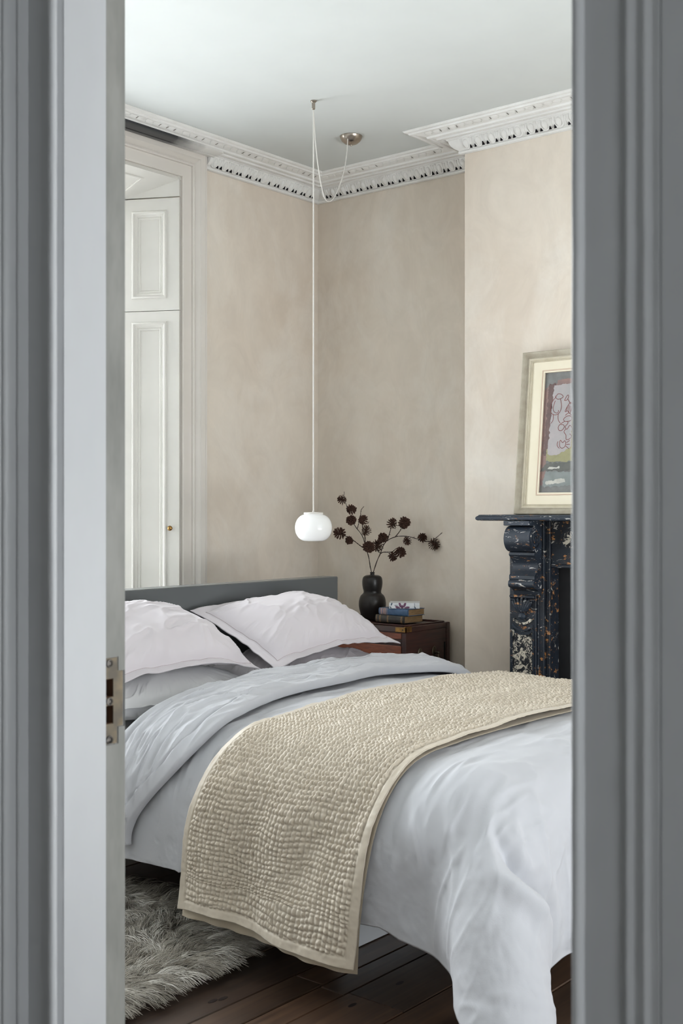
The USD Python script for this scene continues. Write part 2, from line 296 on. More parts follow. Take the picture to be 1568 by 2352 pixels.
# fire opening inside the breast
FY0, FY1, FZ = 1.81, 2.59, 1.08
br = cut(box(XB, XF, YB0, YB1, 0, 3.2), box(XB - .1, XF + .1, FY0, FY1, 0, FZ))
struct('chimney_breast', br, 'plaster', 'paler plaster chimney breast above the fireplace')
struct('wall_left', cut(box(XD0, XD1, -2.5, 4.75, 0, 3.25), box(.9, 1.3, .50, 1.385, -.1, 2.19)), 'hall_paint', 'painted partition wall that holds the doorway')
struct('wall_front', cut(box(1.0, 5.3, -1.42, -1.30, 0, 3.25), box(1.6, 4.4, -1.5, -1.2, .2, 2.9)), 'plaster', 'rear plaster wall of the bedroom behind the view')
struct('wall_landing', cat([box(-1.3, -1.2, -2.5, 2.7, 0, 3.25), box(-1.3, 1.02, 2.6, 2.7, 0, 3.25)]), 'hall_paint', 'painted landing walls behind the viewpoint')
struct('wall_landing_end', cut(box(-1.3, 1.1, -2.52, -2.4, 0, 3.25), box(-.45, .45, -2.6, -2.3, .5, 2.2)), 'hall_paint', 'painted landing end wall with a window')
struct('ceiling', box(-1.3, 5.3, -2.5, 4.75, ZC, 3.3), 'ceiling_paint', 'plain off-white plaster ceiling', 'ceiling')
# windows in the rear wall and on the landing (behind the view, they let the daylight in)
for nm, (x0, x1, y, z0, z1), lab in (('window_2', (1.6, 4.4, -1.36, .2, 2.9), 'sash window in the rear wall of the bedroom'), ('window_3', (-.45, .45, -2.46, .5, 2.2), 'sash window at the end of the landing')):
    w = thing(nm, lab, 'window', kind='structure')
    fr = frame_sweep([(-.05, -.03), (0, -.03), (0, .03), (-.05, .03)], x1 - x0, z1 - z0)
    part('sash_frame', place(fr, (x0, y, z0), (1, 0, 0), (0, 0, 1), (0, -1, 0)), 'pane_frame', w)
    part('glazing_bar', box((x0 + x1) / 2 - .012, (x0 + x1) / 2 + .012, y - .015, y + .015, z0, z1), 'pane_frame', w)
    part('meeting_rail', box(x0, x1, y - .02, y + .02, (z0 + z1) / 2 - .02, (z0 + z1) / 2 + .02), 'pane_frame', w)
    for zz in ((z0, (z0 + z1) / 2), ((z0 + z1) / 2, z1)):
        part('pane', box(x0 + .04, x1 - .04, y - .002, y + .002, zz[0] + .02, zz[1] - .02), 'pane', w, smooth=False)

# floor of separate boards running along x, some of them butt-jointed
fl = thing('floor', 'dark stained wide pine floorboards', 'floor', kind='structure')
part('subfloor', box(-1.3, 5.3, -2.5, 4.75, -.08, -.03), 'soot', fl)
joints = [-1.3, -1.1, -.92, -.72, -.53, -.33, -.14, .06, .25, .44, .63, .82, 1.0, 1.19, 1.38, 1.62, 1.857, 2.05, 2.14, 2.247, 2.44, 2.64, 2.83, 3.03, 3.22, 3.42, 3.61, 3.8, 4.0, 4.25]
butts = {16: [2.515], 17: [2.50], 18: [2.515], 19: [3.3], 15: [1.9, 4.1], 14: [3.0], 13: [2.1, 4.3], 20: [2.0], 21: [3.5]}
for k in range(len(joints) - 1):
    y0, y1 = joints[k], joints[k + 1]; cuts = [1.12] + butts.get(k, [RNG.uniform(2, 4)]) + [4.95]
    for a, b in zip(cuts[:-1], cuts[1:]):
        d = RNG.uniform(-.0012, .0008)
        part('floorboard', rbox(a + .0008, b - .0008, y0 + .0018, y1 - .0018, -.03, d, .0025), f'board_{RNG.integers(0, 3)}', fl)
for k, (y0, y1) in enumerate(zip(np.arange(-2.4, 2.6, .2), np.arange(-2.2, 2.7, .2))):
    part('floorboard', rbox(-1.2, 1.12, y0 + .0018, min(y1, 2.6) - .0018, -.03, 0, .0025), f'board_{k % 3}', fl)
for x, y in ((2.24, 2.30), (2.27, 2.29), (2.66, 1.98), (2.9, 1.75), (2.46, 1.99), (2.05, 2.1), (2.62, 2.2)):
    t = np.linspace(0, 2 * np.pi, 14, endpoint=False)
    part('knot', place(extrude(np.stack([.017 * np.cos(t), .007 * np.sin(t)], 1), .0012), (x, y, -.0005), (1, 0, 0), (0, 1, 0), (0, 0, 1)), 'knot', fl)

def run(profile, a, b, nrm, m0, m1):
    """moulding of (projection, z) points along a wall from a to b, its ends mitred by m0, m1 times the projection"""
    pr = np.array(profile, float); a, b, nrm = (np.array(v, float) for v in (a, b, nrm)); d = (b - a) / np.linalg.norm(b - a); n = len(pr); R = []
    for o, mm in ((a, m0), (b, m1)):
        xy = o + pr[:, :1] * nrm + pr[:, :1] * mm * d; R.append(np.column_stack([xy, pr[:, 1]]))
    V = np.vstack(R); i = np.arange(n); j = (i + 1) % n
    Fc = np.vstack([np.stack([i, j, j + n], 1), np.stack([i, j + n, i + n], 1)])
    tri = trimesh.creation.triangulate_polygon(Polygon(pr), engine='earcut')
    from scipy.spatial import cKDTree
    idx = cKDTree(pr).query(tri[0])[1][tri[1]]
    Fc = np.vstack([Fc, idx[:, ::-1], idx + n]); m = trimesh.Trimesh(V, Fc, process=False)
    trimesh.repair.fix_normals(m); return m
UPPER = [(0, 3.135), (0, 3.088), (.062, 3.090), (.066, 3.097), (.078, 3.097), (.080, 3.091), (.096, 3.092), (.099, 3.100), (.116, 3.101), (.120, 3.096), (.128, 3.098), (.132, 3.106),
         (.140, 3.108), (.176, 3.116), (.182, 3.111), (.190, 3.112), (.194, 3.119), (.206, 3.121), (.212, 3.127), (.212, 3.135)]
LOWER = [(0, 3.092), (0, 3.030), (.010, 3.028), (.020, 3.031), (.023, 3.038), (.020, 3.045), (.024, 3.047), (.034, 3.052), (.046, 3.063), (.054, 3.076), (.058, 3.090)]
def egg_run(tr, a, b, nrm, s0, s1, seed):
    """egg-and-dart along the ovolo and leaves along the upper band"""
    a, b, nrm = (np.array(v, float) for v in (a, b, nrm)); L = np.linalg.norm(b - a); d = (b - a) / L; D3 = np.array([*d, 0]); N3 = np.array([*nrm, 0]); Zv = np.array([0, 0, 1.])
    T = .60 * N3 + .80 * Zv; Nn = .80 * N3 - .60 * Zv; rng = np.random.default_rng(seed); base = np.array([*a, 0])
    egg0 = trimesh.creation.icosphere(2, 1.0); egg0.vertices *= (.0138, .0225, .0135)
    arc = [(.020 * math.sin(t), -.024 * math.cos(t) if abs(t) < 1.6 else .0, 0) for t in np.linspace(-1.5, 1.5, 11)]
    arc = [(-.021, .026, 0), (-.022, .012, 0)] + arc + [(.022, .012, 0), (.021, .026, 0)]
    shell0 = tube(arc, .0056, 6)
    dart0 = hull([(0, -.026, .004), (-.004, .024, 0), (.004, .024, 0), (0, .024, .006), (-.002, -.02, 0), (.002, -.02, 0)])
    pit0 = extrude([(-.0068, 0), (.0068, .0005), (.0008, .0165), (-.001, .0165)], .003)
    n = int((s1 - s0) / .0705); C = N3 * .0425 + Zv * 3.0645
    for k in range(n):
        s = s0 + .0705 * (k + .5) + rng.uniform(-.0015, .0015)
        part('egg', place(egg0, base + D3 * s + C, D3, T, Nn), 'cornice_paint', tr, smooth=True)
        part('egg_shell', place(shell0, base + D3 * s + C, D3, T, Nn), 'cornice_paint', tr, smooth=True)
        q = base + D3 * (s + .035) + C
        part('dart', place(dart0, q, D3, T, Nn), 'cornice_paint', tr)
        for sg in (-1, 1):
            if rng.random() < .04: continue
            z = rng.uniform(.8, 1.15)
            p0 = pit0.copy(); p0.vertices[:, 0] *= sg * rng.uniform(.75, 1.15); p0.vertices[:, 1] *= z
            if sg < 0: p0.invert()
            part('pit', place(p0, q + D3 * sg * .0125 + T * -.0235 + Nn * .0035, D3, T, Nn), 'pit_shade', tr, smooth=False)
def leaf_run(tr, a, b, nrm, s0, s1, seed):
    a, b, nrm = (np.array(v, float) for v in (a, b, nrm)); L = np.linalg.norm(b - a); d = (b - a) / L; D3 = np.array([*d, 0]); N3 = np.array([*nrm, 0]); Zv = np.array([0, 0, 1.])
    T = N3 * .976 + Zv * .217; Nn = N3 * .217 - Zv * .976; rng = np.random.default_rng(seed); base = np.array([*a, 0])
    leaf0 = trimesh.creation.icosphere(2, 1.0); v = leaf0.vertices.copy(); v = np.sign(v) * np.abs(v) ** .62; v[:, 0] *= .0205 * (1 - .35 * (v[:, 1] < -.2)); v[:, 1] *= .0165; v[:, 2] *= .0042; leaf0.vertices = v
    for k in range(int((s1 - s0) / .0455)):
        s = s0 + .0455 * (k + .5); o = base + D3 * s + N3 * .158 + Zv * 3.1125
        part('leaf', place(leaf0, o, D3, T, Nn), 'cornice_paint', tr, smooth=True)
        if rng.random() < .45:
            e = extrude([(-.0012, -.009), (.0012, -.007), (.0018, .008), (-.0004, .009)], .0015)
            part('crack', place(e, o + D3 * .0225 + Nn * .0022, D3, T, Nn), 'crack_dirt', tr, smooth=False)
def cornice(name, label, segs):
    tr = thing(name, label, 'cornice', kind='structure')
    for sname, prof, a, b, nn, m0, m1 in segs: part(sname, run(prof, a, b, nn, m0, m1), 'cornice_paint', tr, smooth=25)
    return tr
A0, A1 = (1.13, YW), (XF, YW)
t1 = cornice('trim_1', 'white moulded plaster cornice above the window wall', [('upper_moulding', UPPER, A0, A1, (0, -1), 1, -1), ('lower_moulding', LOWER, (4.074, YW), A1, (0, -1), 0, -1)])
egg_run(t1, A0, A1, (0, -1), 4.08 - 1.13, 3.82 - .04, 1); leaf_run(t1, A0, A1, (0, -1), 2.2, 3.82 - .17, 2)
B0, B1 = (XF, YW), (XF, YB1)
t2 = cornice('trim_2', 'white egg and dart cornice in the alcove', [('upper_moulding', UPPER, B0, B1, (-1, 0), 1, -1), ('lower_moulding', LOWER, B0, B1, (-1, 0), 1, -1)])
egg_run(t2, B0, B1, (-1, 0), .04, 1.14 - .04, 3); leaf_run(t2, B0, B1, (-1, 0), .17, 1.14 - .16, 4)
R0, R1 = (XF, YB1), (XB, YB1)
t3 = cornice('trim_3', 'short cornice return on the side of the chimney breast', [('upper_moulding', UPPER, R0, R1, (0, 1), 1, 1), ('lower_moulding', LOWER, R0, R1, (0, 1), 1, 1)])
F0, F1 = (XB, YB1), (XB, YB0)
t4 = cornice('trim_4', 'white egg and dart cornice across the chimney breast', [('upper_moulding', UPPER, F0, F1, (-1, 0), -1, 1), ('lower_moulding', LOWER, F0, F1, (-1, 0), -1, 1)])
egg_run(t4, F0, F1, (-1, 0), .0, 1.0, 5); leaf_run(t4, F0, F1, (-1, 0), -.12, 1.0, 6)
# dark strip between the window architrave and the cornice, white towards its end
tb = thing('trim_5', 'dark strip above the window, running to white at its end', 'batten', kind='structure')
part('batten', run([(.036, 3.092), (.036, 3.084), (.060, 3.080), (.072, 3.080), (.074, 3.086), (.079, 3.086), (.081, 3.081), (.118, 3.083), (.131, 3.088), (.131, 3.098), (.04, 3.097)], (1.28, YW), (4.085, YW), (0, -1), 0, 0), 'batten', tb, smooth=25)
SK = [(0, 0), (.022, 0), (.022, .17), (.014, .185), (.010, .20), (0, .205)]
struct('baseboard_back', run(SK, (1.13, YW), (XF, YW), (0, -1), 1, -1), 'trim_paint', 'painted skirting under the window wall', 'baseboard')
struct('baseboard_right', run(SK, (XF, YW), (XF, YB1), (-1, 0), 1, 0), 'trim_paint', 'painted skirting in the alcove', 'baseboard')

# ------------------------------------------------------------------ the shuttered window
w1 = thing('window_1', 'tall panelled window with folding shutters behind the bed', 'window', kind='structure')
ap = [(.0, -.02), (0, .012), (.004, .016), (.016, .016), (.019, .008), (.062, .008), (.064, .018), (.070, .022), (.078, .018), (.080, .012), (.088, .022), (.098, .030), (.101, .036), (.128, .038), (.134, .034), (.146, .033), (.146, -.02)]
fr = frame_sweep([(o, z) for o, z in ap], WX1 - WX0, WZ1 - WZ0 - .0)
part('architrave', place(fr, (WX0, YW, WZ0), (1, 0, 0), (0, 0, 1), (0, -1, 0)), 'trim_paint', w1, smooth=25)
# reveal frames (local: X into the wall along the reveal, Y up, Z out of the reveal into the opening)
rl = math.hypot(SPL, DEP)
def reveal(side):
    d = np.array([-SPL * side, DEP, 0]) / rl; nrm = np.array([-DEP * side, -SPL, 0]) / rl
    return np.array([WX1 if side > 0 else WX0, YW, 0.]), d, nrm
def panel_leaf(w, z0, z1, mx, mz, th=.022):
    """a shutter leaf w wide from z0 to z1 with one fielded panel inset by mx, mz; returns leaf, moulding"""
    leaf = extrude(Polygon([(0, z0), (w, z0), (w, z1), (0, z1)], [[(mx, z0 + mz), (mx, z1 - mz), (w - mx, z1 - mz), (w - mx, z0 + mz)]]), th)
    back = box(mx - .001, w - mx + .001, z0 + mz - .001, z1 - mz + .001, 0, .010)
    mould = frame_sweep([(0, .0225), (-.004, .0285), (-.011, .030), (-.015, .0255), (-.019, .021), (-.026, .020), (-.031, .0145), (-.034, .0165), (-.040, .0150), (-.044, .010), (-.044, .004), (0, .004)], w - 2 * mx, z1 - z0 - 2 * mz)
    mould.apply_translation((mx, z0 + mz, 0)); return leaf, back, mould
for side in (1, -1):
    O, d, nrm = reveal(side); Zv = np.array([0, 0, 1.])
    pl = lambda m, off=0.: place(m, O + nrm * off, d, Zv, nrm)
    part('shutter_box', pl(box(0, rl, WZ0, 2.86, -.03, .001)), 'gap_dark', w1)
    part('reveal_board', pl(hull([(0, 2.861, -.002), (rl, 2.861, -.002), (rl, WZ1 - SOF + .005, -.002), (0, WZ1 + .004, -.002), (0, 2.861, .02), (rl, 2.861, .02), (rl, WZ1 - SOF + .005, .02), (0, WZ1 + .004, .02)])), 'shutter_paint', w1)
    for z0, z1, mz in ((WZ0 + .01, 2.3045, .05), (2.3075, 2.854, .058)):
        leaf, back, mould = panel_leaf(rl - .012, z0, z1, .062, mz)
        lf = part('shutter', pl(cat([leaf, back]), .001), 'shutter_paint', w1, smooth=25)
        part('panel_moulding', pl(mould, .001), 'shutter_paint', lf, smooth=25)
        if side > 0 and z0 < 1:
            kn = lathe([(0, 0), (.006, 0), (.005, .008), (.006, .012), (.0115, .016), (.0125, .021), (.010, .026), (.004, .0285), (0, .029)], 20)
            part('knob', pl(place(kn, (.040, 1.247, .0225), (1, 0, 0), (0, 1, 0), (0, 0, 1)), .001), 'brass', lf, smooth=True)
# soffit: sloping board with a sunk panel
sd = np.array([0, DEP, -SOF]); sl = np.linalg.norm(sd); sd /= sl; sn = np.cross((1, 0, 0), sd); sn = sn if sn[2] < 0 else -sn
sof = lambda m: place(m, (WX0, YW, WZ1), (1, 0, 0), sd, sn)
W_ = WX1 - WX0
part('soffit', sof(extrude([(0, 0), (W_, 0), (W_ - SPL, sl), (SPL, sl)], .02)), 'shutter_paint', w1)
mm = frame_sweep([(0, .018), (0, .022), (.005, .024), (.012, .0235), (.015, .021), (.015, .018)], W_ - .26 - SPL, sl - .135); mm.apply_translation((.13 + SPL / 2, .075, 0))
part('soffit_moulding', sof(mm), 'shutter_paint', w1, smooth=25)
part('sill', rbox(WX0 - .05, WX1 + .05, YW - .05, 4.70, WZ0 - .04, WZ0 + .003, .008), 'shutter_paint', w1)
gx0, gx1, gz1 = WX0 + SPL, WX1 - SPL, WZ1 - SOF
sf = frame_sweep([(-.045, -.04), (0, -.04), (0, .03), (-.045, .03)], gx1 - gx0, gz1 - WZ0)
part('sash_frame', place(sf, (gx0, 4.58, WZ0), (1, 0, 0), (0, 0, 1), (0, -1, 0)), 'pane_frame', w1)
zm = (gz1 + WZ0) / 2
part('meeting_rail', rbox(gx0, gx1, 4.555, 4.605, zm - .022, zm + .022), 'pane_frame', w1)
for k in (1, 2, 3, 4):
    xk = gx0 + (gx1 - gx0) * k / 5; part('glazing_bar', rbox(xk - .011, xk + .011, 4.565, 4.595, WZ0, gz1), 'pane_frame', w1)
for k in range(5):
    for z0, z1 in ((WZ0, zm), (zm, gz1)):
        xk = gx0 + (gx1 - gx0) * k / 5; part('pane', box(xk + .006, xk + (gx1 - gx0) / 5 - .006, 4.578, 4.582, z0 + .01, z1 - .01), 'pane', w1, smooth=False)

# ------------------------------------------------------------------ the doorway in front
d1 = thing('door_1', 'grey-white painted door casing that frames the view', 'doorway', kind='structure')
def upright(poly, z0, z1, amp=.0, seed=0, step=.012):
    """a vertical moulding with plan outline poly, its paint slightly uneven"""
    m = extrude(poly, z1 - z0); m.apply_translation((0, 0, z0))
    if amp:
        q = man(m).refine_to_length(.02); m = man2tri(q); v = m.vertices
        n1, n2 = fbm(v * (60, 60, 26), 3, seed), fbm(v * (60, 60, 26) + 31, 3, seed + 5)
        m.vertices = v + np.stack([n1, n2, 0 * n1], 1) * amp
    return m
YL, YR = 1.342, 0.5425
def rounded(cx, cy, r, t0, t1, n=7): return [(cx + r * math.cos(t), cy + r * math.sin(t)) for t in np.linspace(t0, t1, n)]
# left jamb: lining with the door stop, rebate on the bedroom side
jl = upright([(1.0195, YL), (1.0935, YL), (1.0935, YL + .012), (1.1375, YL + .012), (1.1375, YL + .05), (1.0195, YL + .05)], 0, 2.16)
mort = [box(1.096, 1.117, YL, YL + .035, 1.058, 1.085), box(1.096, 1.117, YL, YL + .035, 1.019, 1.046), box(1.092, 1.1372, YL + .005, YL + .0136, 1.0130, 1.0955), box(1.08, 1.1255, YL + .005, YL + .0136, .9885, 1.1165)]
jl = cut(jl, *mort)
part('jamb', jl, 'casing_paint', d1, smooth=20)
part('rebate_facing', cut(box(1.0938, 1.1379, YL + .0108, YL + .0122, 0, 2.16), *mort), 'jamb_worn', d1, smooth=False, label='scuffed grey rebate of the door casing')
part('jamb', upright([(1.0195, YR), (1.12, YR), (1.12, YR - .045), (1.0195, YR - .045)], 0, 2.16), 'casing_paint', d1)
def architrave(y0, s):
    """plan outline of the architrave; s = +1 runs towards +y (left of the picture)"""
    Y = lambda d: y0 + s * d
    bead = [(1.0205, Y(.0002)), (1.0195, Y(.0010)), (1.0120, Y(.0105))] + [(1.0042 + .0062 * math.cos(t), Y(.0055 + .0062 * math.sin(t))) for t in np.linspace(-.35, -math.pi - 1.1, 14)] + [(1.0065, Y(.0135))]
    flat = [(1.0075, Y(.0140)), (1.0075, Y(.066))]
    m1 = [(.9935, Y(.0665)), (.9918, Y(.0685)), (.9918, Y(.0715)), (.9945, Y(.0725))] 
    m2 = [(.9915 - .017 * math.sin(t) ** 1.0, Y(.0735 + .006 * (1 - math.cos(t)))) for t in np.linspace(0, 1.57, 8)]
    m3 = [(.9745, Y(.0815)), (.9765, Y(.0825)), (.9722, Y(.0842)), (.9722, Y(.0985)), (.9800, Y(.1035)), (1.0215, Y(.1035)), (1.0215, Y(.0002))]
    return bead + flat + m1 + m2 + m3
part('architrave', upright(architrave(YL, 1), 0, 2.28, .0012, 3), 'casing_paint', d1, smooth=35)
def architrave_r(y0):
    Y = lambda d: y0 - d
    bead = [(1.0205, Y(.0002)), (1.0195, Y(.0010)), (1.0120, Y(.0085))] + [(1.0046 + .0052 * math.cos(t), Y(.0046 + .0052 * math.sin(t))) for t in np.linspace(-.35, -math.pi - 1.1, 14)] + [(1.0070, Y(.0107))]
    return bead + [(1.0075, Y(.0110)), (1.0075, Y(.0535)), (1.0042, Y(.0545)), (1.0040, Y(.0565)), (1.0060, Y(.0640)), (1.0036, Y(.0715)), (1.0034, Y(.0735)), (1.0054, Y(.0795)), (1.0046, Y(.0872)), (1.0072, Y(.0880)), (1.0072, Y(.0886)), (1.0048, Y(.0892)), (1.0048, Y(.135)), (1.0215, Y(.135)), (1.0215, Y(.0002))]
part('architrave', upright(architrave_r(YR), 0, 2.28, .0012, 9), 'casing_paint', d1, smooth=35)
part('head_lining', box(1.012, 1.1375, YR - .04, YL + .05, 2.15, 2.19), 'casing_paint', d1)
part('head_architrave', rbox(.9745, 1.0215, YR - .11, YL + .11, 2.17, 2.29, .004), 'casing_paint', d1)
# paint scuffs on the rebate
rg = np.random.default_rng(4)
for k in range(26):
    z = rg.uniform(.75, 2.05) if k > 6 else rg.uniform(.78, .98); L = rg.uniform(.006, .035); x = 1.1375 - abs(rg.normal(.004, .009))
    if .985 < z < 1.12: continue
    e = spline([(x, YL + .0119, z), (x - rg.uniform(0, .002), YL + .0119, z + L * .5), (x + rg.uniform(-.002, .0008), YL + .0119, z + L)], 6)
    part('scuff', tube(e, .0006 + .0004 * rg.random(), 5), 'scuff', d1)
sp = Polygon([(1.085, .9895), (1.1235, .9895), (1.1235, 1.0135), (1.1345, 1.0140), (1.1345, 1.0950), (1.1250, 1.0955), (1.1235, 1.1155), (1.085, 1.1155)],
             [list(shapely.geometry.box(1.097, 1.058, 1.1165, 1.085).exterior.coords), list(shapely.geometry.box(1.097, 1.019, 1.1165, 1.046).exterior.coords)])
plate = place(extrude(sp, .0022), (0, YL + .0115, 0), (1, 0, 0), (0, 0, 1), (0, 1, 0))
stp = part('strike_plate', plate, 'aged_brass', d1, smooth=20, label='aged brass strike plate with two latch holes')
for z in (1.1075, 1.052, .996):
    hd = lathe([(.0026, 0), (.0058, -.0002), (.0062, .0008), (.0058, .0014), (.0040, .0016), (.0030, .0008), (.0016, .0010), (0, .0008)], 20)
    part('screw', place(hd, (1.1090, YL + .0112, z), (1, 0, 0), (0, 0, 1), (0, -1, 0)), 'screw_steel', stp, smooth=30)
for z0, z1 in ((1.058, 1.085), (1.019, 1.046)):
    part('mortise_lining', cut(box(1.0955, 1.1185, YL + .013, YL + .034, z0 - .0006, z1 + .0006), box(1.0972, 1.1164, YL + .01, YL + .031, z0 + .0006, z1 - .0006)), 'raw_wood', stp, smooth=False, label='raw wood inside a latch hole')
    part('splinter', hull([(1.099 + dx, YL + .022 + dy, z) for dx, z in ((0, z0 + .001), (.012, z0 + .001), (.004, z0 + .013)) for dy in (0, .006)]), 'raw_wood', stp)

# ------------------------------------------------------------------ bed
BX0, BX1, BY0, BY1, BZ = 2.50, 4.16, 1.57, 3.46, 0.585      # mattress
bed = thing('bed', 'double bed with a broad grey painted headboard', 'bed')
part('headboard', rbox(2.40, 4.227, 3.505, 3.60, .06, 1.025, .004), 'bed_paint', bed)
part('bed_base', rbox(BX0 + .02, BX1 - .02, BY0 + .01, 3.504, .30, .40, .008), 'bed_paint', bed)
part('support_panel', rbox(2.72, 4.05, 2.235, 2.262, .002, .30, .003), 'bed_white', bed, label='white crosswise support panel under the bed')
for x, y in ((BX0 + .055, BY0 + .06), (BX1 - .07, BY0 + .06), (BX0 + .055, 3.455), (BX1 - .07, 3.455)):
    part('leg', place(lathe([(0, 0), (.026, 0), (.027, .004), (.040, .295), (.040, .30), (0, .30)], 24), (x, y, 0), (1, 0, 0), (0, 1, 0), (0, 0, 1)), 'leg_wood', bed, smooth=30, label='turned warm brown wooden leg')
part('mattress', man2tri(manifold3d.Manifold.batch_hull([manifold3d.Manifold.sphere(.1, 40).scale((1, 1, .91)).translate((x, y, z)) for x in (BX0 + .12, BX1 - .12) for y in (BY0 + .12, BY1 - .115) for z in (.4935, BZ - .0935)])), 'linen_white', None, smooth=40, label='mattress in a white fitted sheet under the duvet', category='mattress')

def drape(seed, h, steps, iters, X, Y, ZT, over):
    """duvet cover falling over the mattress: position based cloth on a grid; returns the flat coordinates and the settled points"""
    rng = np.random.default_rng(seed); X0, X1 = X; Y0, Y1 = Y; pad, rad = .062, .15
    xs = np.arange(X0 - over[0], X1 + over[1], h); ys = np.arange(Y0 - over[2], 3.03, h); nx, ny = len(xs), len(ys)
    gx, gy = np.meshgrid(xs, ys); P = np.stack([gx, gy, np.full_like(gx, ZT + .12)], -1)
    def sm(s, k): n = gaussian_filter(rng.standard_normal((ny, nx)), k, mode='nearest'); return n / n.std() * s
    P[..., 2] += sm(.006, 6); V = np.zeros_like(P); scale = 1 + sm(.012, 5); S = np.s_; B = []
    for r in (0, 1): B += [(S[:, r:nx - 1:2], S[:, r + 1:nx:2], h, 1.), (S[r:ny - 1:2, :], S[r + 1:ny:2, :], h, 1.)]
    for r in (0, 1): B += [(S[r:ny - 1:2, 0:nx - 1], S[r + 1:ny:2, 1:nx], h * 2 ** .5, .35), (S[r:ny - 1:2, 1:nx], S[r + 1:ny:2, 0:nx - 1], h * 2 ** .5, .35)]
    for m, k in ((2, .5), (4, .35), (8, .15)):
        for ph in (0, 1):
            i = np.array([i for i in range(nx - m) if (i // m) % 2 == ph]); B.append((S[:, i], S[:, i + m], h * m, k))
            j = np.array([j for j in range(ny - m) if (j // m) % 2 == ph]); B.append((S[j, :], S[j + m, :], h * m, k))
    B = [(a, b, r * (.5 * (scale[a] + scale[b]))[..., None], k) for a, b, r, k in B]
    c = np.array([(X0 + X1) / 2, (Y0 + Y1) / 2, ZT / 2 - .2]); hb = np.array([(X1 - X0) / 2, (Y1 - Y0) / 2, ZT / 2 + .2]); I3 = np.eye(3)
    def collide(Q, old):
        q = Q - c; q[..., 2] -= .03 * np.clip(1 - (q[..., 0] / hb[0]) ** 2, 0, 1) * np.clip(1 - (q[..., 1] / hb[1]) ** 4, 0, 1)
        e = np.abs(q) - (hb - rad); m = np.maximum(e, 0); L = np.sqrt((m * m).sum(-1)); sd = L + np.minimum(e.max(-1), 0) - rad - pad; hit = (sd < 0)[..., None]
        n = np.where(L[..., None] > 1e-9, m / np.maximum(L, 1e-9)[..., None], I3[np.argmax(e, -1)]) * np.sign(q)
        Q2 = np.where(hit, Q - n * sd[..., None], Q); d = Q2 - old; t = d - (d * n).sum(-1, keepdims=True) * n
        return np.where(hit, Q2 - t * .45, Q2)
    dt = 1 / 60.
    for s in range(steps):
        V[..., 2] -= 3.5 * dt; V *= .97; Q = P + V * dt
        for it in range(iters):
            for a, b, rest, k in B:
                d = Q[b] - Q[a]; l = np.sqrt((d * d).sum(-1, keepdims=True)) + 1e-9; d *= (l - rest) / l * k * .5; Q[a] += d; Q[b] -= d
            if it % 3 == 2 or it == iters - 1:
                Q = collide(Q, P); Q[..., 2] = np.maximum(Q[..., 2], .06)
        V = (Q - P) / dt; P = Q
    return xs, ys, P
DX, DY, DP = drape(3, .025, 260, 12, (BX0, BX1), (BY0, BY1), BZ, (.392, .33, .43))
class Sheet:
    """the settled duvet as a smooth surface over its flat coordinates (x, y); past the near hem it goes straight on down"""
    def __init__(self, P):
        self.f = [RectBivariateSpline(DY, DX, P[..., k], s=0) for k in range(3)]
    def __call__(self, x, y):
        x, y = np.broadcast_arrays(np.asarray(x, float), np.asarray(y, float)); xc = np.clip(x, DX[0], DX[-1]); yc = np.clip(y, DY[0], DY[-1])
        P = np.stack([f.ev(yc, xc) for f in self.f], -1); over = (xc - x)
        P = P + np.stack([-.05 * np.maximum(over, 0), 0 * over, -np.maximum(over, 0) - np.maximum(-over, 0)], -1)
        P[..., 1] += y - yc; return P
    def frame(self, x, y, e=.004):
        P = self(x, y); a = self(x + e, y) - self(x - e, y); b = self(x, y + e) - self(x, y - e); n = np.cross(a, b); return P, n / np.linalg.norm(n, axis=-1, keepdims=True)
duvet_s = Sheet(DP)
smooth_P = np.stack([gaussian_filter(DP[..., k], 2.2, mode='nearest') for k in range(3)], -1); smooth_s = Sheet(smooth_P)

